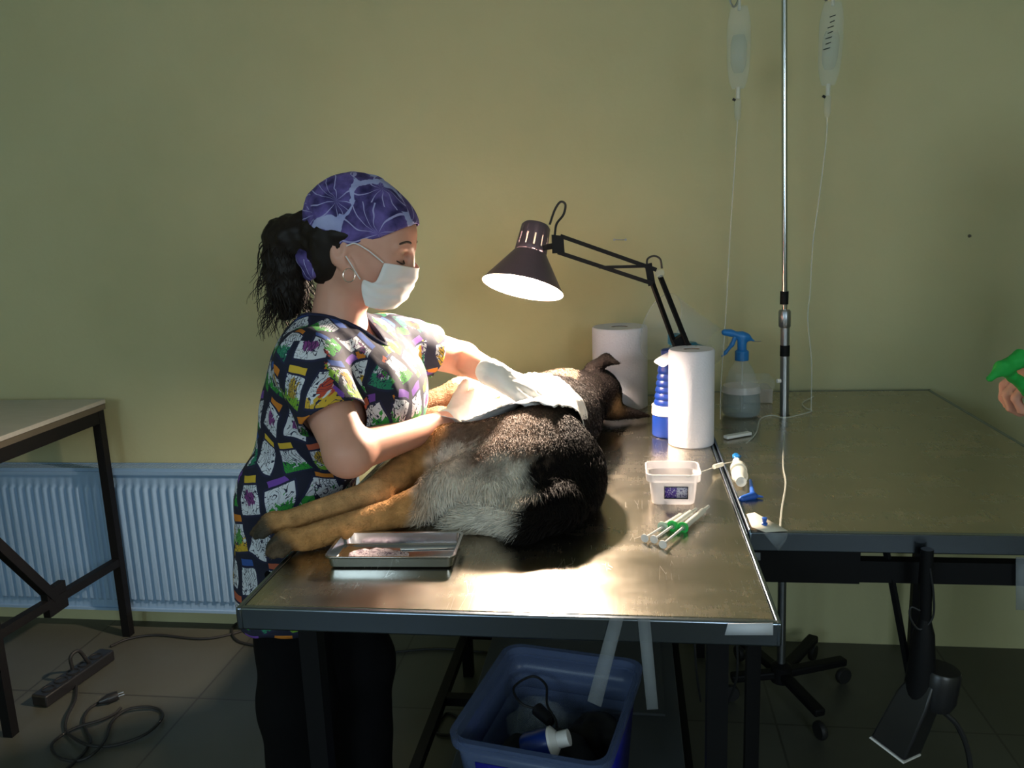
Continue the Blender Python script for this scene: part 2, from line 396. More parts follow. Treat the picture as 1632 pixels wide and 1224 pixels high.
m.set('Base Color', m.mix(vein*leafm*.85, colr, (.42, .40, .70))); m.bump(m.noise(c, 60, 3), .5, .004)
# printed label
m = mat('tub_label', rough=.5); c = m.obj(); s3 = m.node('ShaderNodeSeparateXYZ', {'Vector': c}); X_, Z_ = E(m.t, s3.outputs[0]), E(m.t, s3.outputs[2])
txt = m.noise(m.mapping(c, (400, 1, 260)), 1, 2).gt(.56)
left = X_.lt(.006)*Z_.gt(-.004)
m.set('Base Color', m.mix(left, m.mix(txt, (.66, .60, .72), (.08, .04, .20)), m.mix(txt, (.10, .04, .32), (.55, .48, .66))))
m = mat('scribble', rough=.8); c = m.obj(); m.set('Base Color', m.mix((m.noise(c, 45, 2, .5, 3)-.5).ab().lt(.03), (.80, .66, .72), (.12, .06, .12)))

# ------------------------------------------------------------ room
WY = 2.74; X0, X1, YF, ZC = -3.2, 3.0, -2.5, 2.9
def struct(name, mb, m, **k):
    o = mb.build(name, M[m], None, **k); o['kind'] = 'structure'; return o
struct('floor', MB().box((X0, YF, -.1), (X1, WY, 0)), 'floor_tile', smooth=False)
struct('ceiling', MB().box((X0, YF, ZC), (X1, WY, ZC+.1)), 'ceiling_paint', smooth=False)
struct('wall_back', MB().box((X0, WY, -.1), (X1, WY+.15, ZC+.1)), 'wall_paint', smooth=False)
struct('wall_left', MB().box((X0-.15, YF, -.1), (X0, WY, ZC+.1)), 'wall_paint', smooth=False)
struct('wall_right', MB().box((X1, YF, -.1), (X1+.15, WY, ZC+.1)), 'wall_paint', smooth=False)
fw = MB(); wx = [(-2.4, -1.1), (1.05, 2.35)]; z0, z1 = 1.45, 2.55
fw.box((X0, YF-.15, -.1), (X1, YF, z0)); fw.box((X0, YF-.15, z1), (X1, YF, ZC+.1))
for a, b in ((X0, wx[0][0]), (wx[0][1], wx[1][0]), (wx[1][1], X1)): fw.box((a, YF-.15, z0), (b, YF, z1))
struct('wall_front', fw, 'wall_paint', smooth=False)
for i, (a, b) in enumerate(wx):
    f_ = MB(); y = YF-.05
    for p, q in (((a, z0), (b, z0)), ((a, z1), (b, z1)), ((a, z0), (a, z1)), ((b, z0), (b, z1)), (((a+b)/2, z0), ((a+b)/2, z1))):
        f_.box((min(p[0], q[0])-.025, y-.03, min(p[1], q[1])-.025), (max(p[0], q[0])+.025, y+.03, max(p[1], q[1])+.025))
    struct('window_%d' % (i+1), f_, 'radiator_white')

# small marks on the wall
t = thing('wall_hook', 'small bare metal hook stub on the wall beside the lamp arm', 'hook', at(988, 382, Y=WY))
h = MB(); p, q = at(979, 382, Y=WY), at(997, 382, Y=WY)
h.tube([p, p-V(0, .014, 0)], .004); h.tube([q, q-V(0, .014, 0)], .004); h.tube([p-V(0, .012, 0), q-V(0, .012, 0)], .0016)
h.build('bracket', M['chrome_dull'], t)
tag(MB().lathe([(.005, 0), (.004, .006), (0, .007)], at(1545, 376, Y=WY), (0, -1, 0)).build('wall_plug', M['laminate_edge']), 'tiny brown plug in the wall high right of the drip stand', 'plug')

# radiator
t = thing('radiator', 'white ribbed panel radiator low on the yellow wall', 'radiator', (-1.8, 2.66, .08))
ra, rb, rz0, rz1, ry = -2.75, -.95, .088, .64, 2.665
pts = []; pitch = .0333; x = ra+.03
prof = [(ra, ry)]
while x < rb-.04:
    prof += [(x, ry), (x+.005, ry-.004), (x+.009, ry-.010), (x+.021, ry-.010), (x+.025, ry-.004), (x+.030, ry)]; x += pitch
prof.append((rb, ry))
pm = MB(); zz = [(rz0, 0), (rz0+.035, 0), (rz0+.045, 1), (rz1-.075, 1), (rz1-.06, 0), (rz1-.02, 0)]
pm.grid([[V(a, ry+(b-ry)*k, z) for a, b in prof] for z, k in zz])
pm.box((ra, ry+.002, rz0), (rb, ry+.06, rz1-.02)); pm.box((ra, ry-.012, rz1-.022), (rb, ry+.0, rz1-.010)); pm.box((ra, ry-.008, rz0-.004), (rb, ry+.002, rz0+.006))
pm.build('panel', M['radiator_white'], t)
gm = MB(); gm.box((ra, ry-.004, rz1-.018), (rb, ry+.062, rz1-.008))
for k in range(int((rb-ra)/.012)): gm.box((ra+k*.012, ry-.004, rz1-.008), (ra+k*.012+.006, ry+.06, rz1))
for yy in (ry-.005, ry+.057): gm.box((ra, yy, rz1-.012), (rb, yy+.006, rz1+.002))
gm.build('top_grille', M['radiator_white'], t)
for xx in (ra+.3, rb-.3): MB().box((xx, ry+.06, .2), (xx+.03, WY-.001, .55)).build('bracket', M['radiator_white'], t)

# side desk on the left
t = thing('side_desk', 'pale topped desk on a black steel frame in the left corner', 'desk', (-2.2, 2.3, 0))
MB().box((-2.75, 1.98, .885), (-1.84, 2.655, .90)).build('desk_top', M['laminate'], t, bevel=.002)
MB().box((-2.75, 1.98, .865), (-1.842, 2.653, .884)).build('top_edging', M['laminate_edge'], t)
fx = -1.86
for x_ in (fx, -2.72):
    for y_ in (2.63, 2.02): MB().box((x_-.015, y_-.015, 0), (x_+.015, y_+.015, .865)).build('leg', M['black_metal'], t)
    MB().box((x_-.014, 2.03, .82), (x_+.014, 2.62, .864)).build('side_rail', M['black_metal'], t)
    MB().bar((x_, 2.02, .325), (x_, 2.63, .295), .028).build('crossbar', M['black_metal'], t)
    MB().bar((x_, 2.03, .66), (x_, 2.28, .32), .03, up=(1, 0, 0)).build('diagonal_brace', M['black_metal'], t)
    MB().box((x_-.012, 2.24, .27), (x_+.012, 2.33, .36)).build('gusset', M['black_metal'], t)
MB().box((-2.72, 2.62, .83), (fx, 2.645, .864)).build('back_rail', M['black_metal'], t)

# power strip and cords on the floor at the left
a, b = at(62, 1118, z=.02), at(172, 1042, z=.02); d = (b-a).normalized(); side = V(-d.y, d.x, 0)
t = thing('power_strip', 'black power strip lying on the floor under the side desk', 'power strip', (a+b)/2-V(0, 0, .02))
MB().bar(a, b, .06, .04).build('housing', M['black_plastic'], t, bevel=.006)
for k in range(5):
    c = a.lerp(b, .14+k*.17); MB().lathe([(.021, 0), (.021, .003), (.017, .003), (.016, .0)], c+V(0, 0, .0195), n=20).build('socket', M['black_rubber'], t)
pg = a.lerp(b, .48)
MB().tube(spline([pg+V(0, 0, .03), pg+V(0, 0, .075), pg+V(.01, .03, .08), pg+V(.015, .06, .02)], 6), .006).build('plug_lead', M['black_rubber'], t)
def cord(name, px, label, cat, r=.0045, z=.006, pts=None):
    P = pts or [at(x, y, z=z) for x, y in px]
    o = MB().tube(spline(P, 8), r, 8).build(name, M['black_rubber']); return tag(o, label, cat)
cord('mains_cord', [(176, 1030), (205, 1018), (250, 1012), (320, 1018), (370, 1010), (410, 995), (400, 988), (375, 995), (370, 1010), (385, 1024), (430, 1031), (500, 1036), (600, 1042), (640, 1038), (700, 1034), (780, 1040), (850, 1046)], 'long black cord running along the foot of the back wall', 'cord')
lp = [(122, 1090), (120, 1115), (108, 1140), (104, 1160), (112, 1172), (140, 1187), (180, 1188), (228, 1172), (255, 1150), (258, 1135), (240, 1127), (205, 1130), (180, 1148), (168, 1178), (150, 1200), (125, 1212), (95, 1208), (82, 1192), (90, 1178), (120, 1160), (160, 1148), (182, 1138), (193, 1128)]
t = thing('appliance_cord', 'coiled black appliance cord with plug loose on the tiles left of the woman', 'cord', at(170, 1160, z=0))
P = [at(x, y, z=.006+.004*(i % 3)) for i, (x, y) in enumerate(lp)]
MB().tube(spline(P, 8), .0045, 8).build('flex', M['black_rubber'], t)
P = [at(x, y, z=.007) for x, y in [(160, 1118), (142, 1130), (133, 1148), (138, 1166), (144, 1180), (135, 1198), (118, 1215), (95, 1235)]]
MB().tube(spline(P, 8), .0045, 8).build('flex_tail', M['black_rubber'], t)
a, b = at(158, 1119, z=.015), at(188, 1108, z=.018)
MB().tube([a, a.lerp(b, .4), a.lerp(b, .5), b], [.006, .014, .016, .014], 12).build('plug', M['black_plastic'], t)
pb = MB(); s_ = (b-a).normalized(); n_ = V(-s_.y, s_.x, 0)
for k in (-1, 1): pb.tube([b+n_*k*.008, b+n_*k*.008+s_*.018], .0024, 8)
pb.build('pins', M['chrome_dull'], t)
cord('loop_cord', [(702, 1146), (712, 1137), (728, 1142), (733, 1158), (722, 1170), (700, 1170), (695, 1160), (702, 1146)], 'small ring of black cord on the floor left of the blue bin', 'cord', z=.006)

# steel operating table
TZ = .90
t = thing('operating_table', 'steel topped operating table with the dog on it', 'table', (-.2, 1.9, 0))
MB().box((-.597, 1.135, TZ-.004), (.205, 2.64, TZ)).build('table_top', M['steel'], t, bevel=.002)
rm = MB()
rm.box((-.600, 1.122, TZ-.036), (.210, 1.134, TZ+.001)); rm.box((-.600, 2.64, TZ-.036), (.210, 2.65, TZ+.001))
rm.box((-.608, 1.122, TZ-.036), (-.598, 2.65, TZ+.001)); rm.box((.206, 1.122, TZ-.036), (.214, 2.65, TZ+.001))
rm.build('rim', M['steel_rim'], t, bevel=.003)
MB().box((-.58, 1.16, TZ-.03), (.19, 2.62, TZ-.006)).build('core_board', M['dark_cloth'], t)
for x_ in (-.53, .135):
    for y_ in (1.22, 2.45): MB().box((x_-.016, y_-.016, 0), (x_+.016, y_+.016, TZ-.03)).build('leg', M['black_metal'], t)
    MB().box((x_-.013, 1.23, .135), (x_+.013, 2.44, .162)).build('side_rail', M['black_metal'], t)
MB().box((-.53, 2.06, .136), (.135, 2.09, .160)).build('cross_rail', M['black_metal'], t)
MB().box((-.53, 2.435, .136), (.135, 2.462, .160)).build('cross_rail', M['black_metal'], t)
MB().box((-.435, 1.3, .163), (.128, 2.46, .172)).build('lower_shelf', M['grey_sheet'], t, bevel=.003)
MB().box((-.40, 2.0, .173), (.09, 2.42, .18)).build('shelf_liner', M['grey_sheet'], t)

# second steel table
t = thing('side_steel_table', 'bare steel topped table at the right abutting the operating table', 'table', (.6, 2.1, 0))
hx, hy, hr = .4405, 2.37, .0145
tp = MB()
for a_, b_ in (((.222, 1.482), (hx-hr, 2.68)), ((hx+hr, 1.482), (.928, 2.68)), ((hx-hr, 1.482), (hx+hr, hy-hr)), ((hx-hr, hy+hr), (hx+hr, 2.68))):
    tp.box((a_[0], a_[1], TZ-.004), (b_[0], b_[1], TZ))
tp.build('table_top', M['steel'], t)
rm = MB(); rm.box((.218, 1.468, TZ-.036), (.938, 1.481, TZ+.001)); rm.box((.218, 2.68, TZ-.036), (.938, 2.69, TZ+.001)); rm.box((.216, 1.468, TZ-.036), (.2215, 2.69, TZ+.006)); rm.box((.929, 1.468, TZ-.036), (.938, 2.69, TZ+.001))
rm.build('rim', M['steel_rim'], t, bevel=.003)
for x_ in (.235, .91):
    for y_ in (1.51, 2.62): MB().box((x_-.013, y_-.013, 0), (x_+.013, y_+.013, TZ-.03)).build('leg', M['black_metal'], t)
    MB().box((x_-.012, 1.52, .79), (x_+.012, 2.61, .825)).build('side_rail', M['black_metal'], t)
MB().box((.248, 1.50, .793), (.90, 1.525, .835)).build('front_rail', M['black_metal'], t)
MB().box((.235, 2.60, .79), (.90, 2.63, .825)).build('back_rail', M['black_metal'], t)
MB().box((.24, 1.495, .792), (.42, 1.53, .866)).build('drawer_front', M['black_metal'], t)

def sheet(name, pts, mt, label=None, cat=None, thick=.0012, parent=None, group=None):
    o = MB().add(pts, [tuple(range(len(pts)))]).build(name, M[mt], parent, solid=thick)
    if label: tag(o, label, cat, group)
    return o
sheet('white_tape', [at(1155, 1012, Y=1.120), at(1232, 1012, Y=1.120), at(1232, 993, Y=1.120), at(1160, 994, Y=1.120)], 'tape_white', 'strip of white tape on the front right corner of the operating table', 'tape')
sheet('cream_tape', [V(.222, 1.54, .9085), V(.238, 1.55, .9085), V(.285, 1.472, .903), V(.245, 1.464, .903), V(.222, 1.474, .9085)], 'tape_cream', 'cream tape stuck over the left front corner of the bare steel table', 'tape')
sheet('tape_flap', [V(.240, 1.464, .902), V(.284, 1.464, .902), V(.281, 1.463, .888), V(.268, 1.463, .868)], 'tape_clear', 'pointed flap of clear tape hanging over the bare steel table edge', 'tape')
sheet('corner_tape', [at(1196, 893, Y=1.463), at(1212, 893, Y=1.463), at(1212, 881, Y=1.463), at(1198, 880, Y=1.463)], 'tape_clear', 'scrap of clear tape under the left corner of the bare steel table', 'tape')
tag(MB().lathe([(.005, 0), (.006, .004), (.0035, .006), (.005, .014), (0, .016)], (.247, 1.49, .9065), n=14).build('cannula_cap', M['blue_clip']), 'tiny blue cap standing on the cream tape', 'cap')
for (xa, xb, ya, yb, lb) in ((966, 988, 1118, 1126, 'left of the two grey tape strips hanging from the table edge'), (1017, 1034, 1126, 1130, 'right of the two grey tape strips hanging from the table edge')):
    top = 985
    if xa < 1000: P = [at(972, top, Y=1.119), at(994, top, Y=1.119), at(958, 1127, Y=1.114), at(936, 1117, Y=1.113)]
    else: P = [at(1016, top, Y=1.119), at(1036, top, Y=1.119), at(1049, 1130, Y=1.114), at(1031, 1131, Y=1.113)]
    sheet('tape_strip', P, 'tape_clear', lb, 'tape', .0006, None, 'tape strips hanging from the operating table')
sheet('hanging_tape', [at(1619, 888, Y=1.49), at(1640, 888, Y=1.49), at(1640, 972, Y=1.49), at(1619, 972, Y=1.49)], 'tape_clear', 'clear tape strip hanging below the bare steel table at the right frame edge', 'tape')

# blue storage bin
ang = radians(-11); Rz = Matrix.Rotation(ang, 3, 'Z'); bc = V(-.172, 1.64, .173); bh = .27
t = thing('storage_bin', 'clear and blue plastic bin of odds and ends on the lower shelf', 'bin', bc)
def rrect(hx_, hy_, r, z, n=6):
    out = []
    for cx, cy, a0 in ((hx_-r, hy_-r, 0), (-hx_+r, hy_-r, 90), (-hx_+r, -hy_+r, 180), (hx_-r, -hy_+r, 270)):
        for k in range(n+1): a = radians(a0+90*k/n); out.append(V(cx+r*cos(a), cy+r*sin(a), z))
    return out
def rbox_shell(layers, c, R=None, closed_bottom=True):
    mb = MB(); n = len(layers[0]); v = []; f = []
    for L in layers:
        for p in L: v.append(((R @ p) if R else p)+c)
    for i in range(len(layers)-1):
        for k in range(n): f.append((i*n+k, i*n+(k+1) % n, (i+1)*n+(k+1) % n, (i+1)*n+k))
    if closed_bottom: f.append(tuple(range(n))[::-1])
    return mb.add(v, f)
rbox_shell([rrect(.135, .165, .035, .002), rrect(.15, .18, .035, .17)], bc, Rz).build('lower_body', M['bin_clear'], t, solid=.003)
rbox_shell([rrect(.15, .18, .035, .17), rrect(.158, .19, .035, bh-.02)], bc, Rz, False).build('upper_body', M['bin_clear'], t, solid=.003)
for s_ in (-1, 1):
    MB().add([Rz @ p + bc for p in (V(s_*.1415, -.14, .02), V(s_*.1415, .12, .02), V(s_*.1605, .12, bh-.03), V(s_*.1605, -.14, bh-.03))], [(0, 1, 2, 3)]).build('side_panel', M['bin_blue'], t, solid=.002)
MB().add([Rz @ p + bc for p in (V(-.10, -.1705, .02), V(.10, -.1705, .02), V(.11, -.189, bh-.05), V(-.11, -.189, bh-.05))], [(0, 1, 2, 3)]).build('front_panel', M['bin_blue'], t, solid=.002)
rr_ = MB(); v = []; f = []; L = [rrect(.155, .187, .035, bh-.022), rrect(.170, .202, .045, bh-.022), rrect(.172, .204, .045, bh), rrect(.158, .19, .035, bh)]
n = len(L[0])
for l in L: v += [Rz @ p + bc for p in l]
for i in range(4):
    for k in range(n): f.append((i*n+k, i*n+(k+1) % n, ((i+1) % 4)*n+(k+1) % n, ((i+1) % 4)*n+k))
rr_.add(v, f).build('rim', M['bin_clear'], t)
B = lambda x, y, z: Rz @ V(x, y, z) + bc
def lump(name, c, r, m, label, cat, seed, amp=.3, sc=18):
    s = Sdf(); s.ell(c, r); o = s.obj(name, M[m], None, .006, disp=lambda v, n: amp*min(r)*fbm(v, sc, seed, 2)); return tag(o, label, cat)
lump('black_cloth', B(-.01, -.06, .13), (.115, .095, .075), 'dark_cloth', 'crumpled black cloth filling the front of the blue bin', 'cloth', 1)
lump('brown_cloth', B(.075, .09, .12), (.062, .065, .06), 'pad', 'brown cloth bundle at the right inside the blue bin', 'cloth', 2)
lump('plastic_bag', B(-.065, .10, .12), (.068, .07, .06), 'bag_plastic', 'clear crumpled plastic bag at the back left inside the blue bin', 'bag', 3, .5)
t = thing('clipper_charger', 'black charger with looped lead lying in the blue bin', 'charger', B(-.04, .06, .13))
MB().tube([B(-.05, .05, .20), B(-.01, .02, .195)], [.016, .013], 14).build('plug_body', M['black_plastic'], t)
MB().tube(spline([B(-.05, .05, .20), B(-.09, .05, .21), B(-.12, .09, .22), B(-.09, .14, .225), B(-.05, .12, .22), B(-.03, .06, .21), B(0, .02, .205), B(.01, .0, .20)], 8), .003, 8).build('lead', M['black_rubber'], t)
t = thing('lying_bottle', 'small blue bottle with a white screw cap lying in the front of the blue bin', 'bottle', B(.03, -.13, .13))
q0, q1 = B(-.03, -.115, .215), B(.055, -.10, .245); d = (q1-q0)
MB().lathe([(.0, 0), (.026, .001), (.03, .01), (.03, .06), (.018, .075), (.014, .08)], q0, d).build('body', M['blue_plastic'], t)
MB().lathe([(.027, .06), (.031, .062), (.031, .067), (.018, .078)], q0, d).build('collar', M['white_plastic'], t)
MB().lathe([(.016, .078), (.017, .08), (.017, .102), (.0, .103)], q0, d, n=20).build('cap', M['white_plastic'], t)

# instrument tray
p0, p1, p2, p3 = [V(q.x, q.y, TZ) for q in (at(514, 889, z=.923), at(723, 889, z=.923), at(737, 848, z=.923), at(551, 848, z=.923))]
t = thing('instrument_tray', 'shallow rectangular steel tray on the front of the operating table', 'tray', (p0+p2)/2)
c = (p0+p1+p2+p3)/4; hx_, hy_ = (p1-p0).length/2-.004, (p2-p1).length/2-.004; Rt = Matrix.Rotation(atan2((p1-p0).y, (p1-p0).x), 3, 'Z')
L = [rrect(hx_-.006, hy_-.006, .008, .0015, 4), rrect(hx_-.003, hy_-.003, .009, .004, 4), rrect(hx_, hy_, .01, .023, 4), rrect(hx_+.004, hy_+.004, .012, .0235, 4), rrect(hx_+.004, hy_+.004, .012, .021, 4)]
rbox_shell(L, c, Rt).build('pan', M['chrome'], t, solid=.0012)
s = Sdf(); s.ell(c+V(-.03, -.012, .007), (.055, .028, .0055)); tag(s.obj('gauze_pad', M['scribble'], None, .003, disp=lambda v, n: .003*fbm(v, 60, 4, 2)), 'pinkish white folded gauze lying in the steel tray', 'gauze')
t = thing('scalpel_handle', 'thin steel scalpel handle lying right of the gauze in the tray', 'scalpel', c+V(.05, 0, .003))
MB().bar(c+V(.0, .024, .004), c+V(.085, .034, .004), .007, .002).build('handle', M['silver'], t, bevel=.0008)
MB().bar(c+V(.085, .034, .0045), c+V(.095, .035, .0045), .004, .0008).build('blade', M['silver'], t)

# kitchen paper rolls
def roll(c, r, h, label, tail=False, lean=0):
    t = thing('paper_roll', label, 'paper roll', c, 'paper rolls on the operating table')
    rc = .021 if r < .07 else .026
    pr_ = [(rc, .004), (rc, 0), (r-.003, 0), (r, .003), (r, h-.004), (r-.003, h), (rc, h), (rc, h-.004)]
    mb = MB().lathe(pr_, c, n=56); mb.build('paper', M['paper'], t)
    MB().lathe([(rc-.0005, .004), (rc-.0005, h-.001), (rc-.0025, h-.001), (rc-.0025, .004)], c, n=40).build('core_tube', M['cardboard'], t)
    return t
rp = at(1104, 716, z=TZ); rp = V(rp.x, rp.y+.055, TZ)
t = roll(rp, .0565, .243, 'white kitchen paper roll half lit by the lamp, nearest the plastic tub')
def arc(c, r0, r1, a0, a1, z0, z1, n=14):
    return [[V(c.x+(r0+(r1-r0)*k/n)*cos(a0+(a1-a0)*k/n), c.y+(r0+(r1-r0)*k/n)*sin(a0+(a1-a0)*k/n), TZ+z) for k in range(n+1)] for z in (z0, z1)]
fl = MB(); fl.grid([[rp+V(-.054+.004*k, .02+.002*k, .243+.004) for k in range(3)], [rp+V(-.085+.03*k, .05+.012*k, .236+.012*k) for k in range(3)]])
ry_ = rp.y
MB().grid([[at(1036, 577, Y=ry_+.03), at(1062, 561, Y=ry_+.05), at(1094, 549, Y=ry_+.06)], [at(1046, 580, Y=ry_+.0), at(1070, 566, Y=ry_+.02), at(1102, 556, Y=ry_+.03)], [at(1058, 590, Y=ry_-.015), at(1068, 575, Y=ry_-.01), at(1108, 563, Y=ry_)]]).build('loose_sheet', M['paper'], t, solid=.001, sub=2)
rq = at(985, 646, z=TZ); roll(V(-.022, 2.50, TZ), .083, .245, 'wide white paper roll at the back behind the dog head')

# blue bottles
bq = at(1062, 700, z=TZ)+V(.005, .04, 0)
t = thing('ribbed_bottle', 'dark blue ribbed bottle with a white label band left of the front paper roll', 'bottle', bq)
pf = [(0, 0), (.036, 0), (.040, .004), (.040, .05), (.038, .062)]
z = .062; r = .038
for k in range(7):
    pf += [(r-.002*k-.0025, z+.003), (r-.002*k, z+.008), (r-.002*k-.001, z+.014)]; z += .017
pf += [(.022, .19), (.015, .205), (.014, .21)]
MB().lathe(pf, bq, n=40).build('body', M['blue_plastic'], t)
MB().lathe([(.0405, .060), (.0400, .084)], bq, n=40).build('label_band', M['white_label'], t, solid=.001)
MB().lathe([(.015, .2), (.017, .203), (.017, .228), (.012, .232), (0, .233)], bq, n=24).build('cap', M['blue_plastic'], t)
tq = V(.165, 2.262, TZ)
t = thing('disinfectant_canister', 'teal blue bottle standing behind the front paper roll', 'bottle', tq)
MB().lathe([(0, 0), (.058, 0), (.062, .005), (.062, .20), (.055, .215), (.024, .225), (.02, .23)], tq, n=40, sx=1.0, sy=.7).build('body', M['teal_plastic'], t)
MB().lathe([(.0625, .04), (.0625, .19)], tq, n=40, sx=1.0, sy=.7).build('label', M['blue_plastic'], t)
lt = MB()
for k in range(5): lt.box((tq.x-.058, tq.y-.031, TZ+.075+k*.012), (tq.x-.038, tq.y-.0295, TZ+.079+k*.012))
lt.build('printed_lines', M['white_label'], t)
MB().lathe([(.019, .225), (.021, .228), (.021, .252), (.0, .256)], tq+V(-.035, 0, 0), n=24).build('cap', M['teal_plastic'], t)

# spray bottle
sq = at(1184, 668, z=TZ)+V(0, .045, 0)
t = thing('spray_bottle', 'clear spray bottle with a bright blue trigger head', 'spray bottle', sq)
k_ = (at(1184, 700, Y=sq.y)-at(1184, 600, Y=sq.y)).length/100
H_ = lambda y: (668-y)*k_
pf = [(0, .002), (.045, .001), (.052, .006), (.0555, .02), (.0545, .045), (.049, .08), (.040, .115), (.032, .135), (.021, .152), (.0155, .160), (.0155, .178)]
MB().lathe(pf, sq, n=40).build('bottle', M['clear_plastic'], t)
MB().lathe([(0, .004), (.043, .003), (.050, .008), (.0535, .021), (.0525, .045), (.0495, .066), (0, .066)], sq, n=40).build('water', M['water'], t)
MB().lathe([(.0545, .070), (.050, .088)], sq, n=40).build('label_sleeve', M['tub_plastic'], t)
top = sq+V(0, 0, .160)
MB().lathe([(.019, 0), (.0195, .004), (.019, .026), (.014, .030)], top, n=24).build('collar', M['spray_blue'], t)
s = Sdf(); s.cone(top+V(0, 0, .02), top+V(.0, 0, .065), .0125, .013, .01); s.cone(top+V(.012, 0, .066), top+V(-.035, 0, .078), .010, .0085, .01); s.cone(top+V(-.03, 0, .078), top+V(-.048, 0, .080), .010, .009, .005)
s.cone(top+V(0, 0, .07), top+V(.034, 0, .054), .007, .002, .012); s.obj('trigger_head', M['spray_blue'], t, .0028)
MB().tube([top+V(.028, 0, .052), top+V(.052, 0, .053)], .0012, 6).build('rear_pin', M['chrome_dull'], t)
s = Sdf(); s.chain([top+V(-.018, 0, .068), top+V(-.027, 0, .045), top+V(-.045, 0, .022), top+V(-.054, 0, .012)], [.007, .0055, .0045, .003], .006); s.obj('trigger', M['spray_blue'], t, .0028)
MB().tube([sq+V(.002, 0, .01), sq+V(.002, 0, .16)], .0018, 8).build('dip_tube', M['tubing'], t)

# white box near the stand, folded clear collar behind the bottles
t = thing('glove_box', 'pale translucent box behind the spray bottle by the drip stand', 'box', (.40, 2.56, TZ))
MB().box((.345, 2.51, TZ+.001), (.432, 2.60, TZ+.045)).build('box_body', M['tub_plastic'], t, bevel=.004)
MB().box((.335, 2.50, TZ+.046), (.436, 2.61, TZ+.075)).build('lid', M['clear_plastic'], t, bevel=.004)
cc_ = at(1052, 520, Y=2.36)
t = thing('plastic_collar', 'large clear plastic cone collar leaning behind the bottles', 'collar', cc_)
cm = MB(); cm.lathe([(.098, 0), (.075, .10), (.052, .20)], cc_, (.82, .42, -.38), n=56); cm.f = [q for q in cm.f if len(q) == 4]
cm.build('cone_sheet', M['collar_plastic'], t, solid=.001)
cm = MB(); cm.lathe([(.0985, -.002), (.0985, .002), (.0965, .002), (.0965, -.002)], cc_, (.82, .42, -.38), n=56); cm.f = [q for q in cm.f if len(q) == 4]; cm.build('rim_edge', M['clear_plastic'], t)
MB().box((.236, 2.47, TZ), (.252, 2.49, 1.02)).build('prop_foot', M['clear_plastic'], t)

# plastic tub with label
tc = V(.089, 1.648, TZ)
t = thing('plastic_tub', 'translucent square tub with a purple printed label', 'tub', tc)
L = [rrect(.040, .036, .012, .001, 5), rrect(.042, .038, .012, .004, 5), rrect(.0475, .043, .014, .052, 5)]
rbox_shell(L, tc).build('body', M['tub_plastic'], t, solid=.0012)
L = [rrect(.0475, .043, .014, .051, 5), rrect(.053, .048, .016, .051, 5), rrect(.0545, .0495, .017, .066, 5), rrect(.0515, .0465, .015, .066, 5)]
rbox_shell(L, tc, None, False).build('rim', M['tub_plastic'], t, solid=.001)
lb = MB(); lb.grid([[tc+V(-.018+.046*i/4, -.0378-.0055*(z-.004)/.048-.0012, z) for i in range(5)] for z in (.016, .040)])
lb.build('label', M['tub_label'], t, solid=.0004)
for k, (a_, b_, c_, d_) in enumerate(((-.018, .028, .0155, .0165), (-.018, .028, .0395, .0405), (-.0185, -.0175, .0155, .0405), (.0275, .0285, .0155, .0405))):
    MB().box((tc.x+a_, tc.y-.0445, TZ+c_), (tc.x+b_, tc.y-.0395, TZ+d_)).build('label_border', M['black_plastic'], t)

# syringes
def syringe(a, b, label, green, grp=None, ext=.035):
    a, b = Vector(a), Vector(b); d = (b-a).normalized(); n = V(-d.y, d.x, 0); L_ = (b-a).length
    t = thing('syringe', label, 'syringe', (a+b)/2-V(0, 0, .008), 'syringes lying beside the plastic tub')
    br_ = L_*.42
    MB().lathe([(.0075, 0), (.0075, .002), (.002, .002), (.0025, br_+.01)], a, d, n=20).build('plunger', M['white_plastic'], t)
    MB().lathe([(.0058, 0), (.0060, L_*.46), (.0058, L_*.465), (.003, L_*.49), (.002, L_*.52)], a+d*br_, d, n=24).build('barrel', M['syringe_clear'], t)
    MB().lathe([(.0, 0), (.0053, .001), (.0053, L_*.2), (0, L_*.21)], a+d*(br_+.012), d, n=20).build('contents', M['white_plastic'], t)
    f_ = MB().lathe([(.0105, 0), (.0105, .002), (.006, .002)], a+d*br_, d, n=24); f_.build('finger_flange', M[green], t)
    MB().lathe([(.0064, 0), (.0064, .008)], a+d*(br_+.002), d, n=24).build('band', M[green], t, solid=.0005)
    MB().lathe([(.0035, 0), (.003, L_*.10), (0, L_*.102)], a+d*(br_+L_*.50), d, n=16).build('needle_cap', M['syringe_clear'], t)
syringe(at(1056, 868, z=.9085), at(1128, 808, z=.9085), 'green flanged syringe nearest the table corner', 'syringe_green')
syringe(at(1042, 860, z=.9085), at(1108, 812, z=.912), 'green banded syringe in the middle of the three', 'syringe_green')
syringe(at(1027, 858, z=.9085), at(1092, 818, z=.9085), 'pale syringe furthest left of the three', 'syringe_pale')

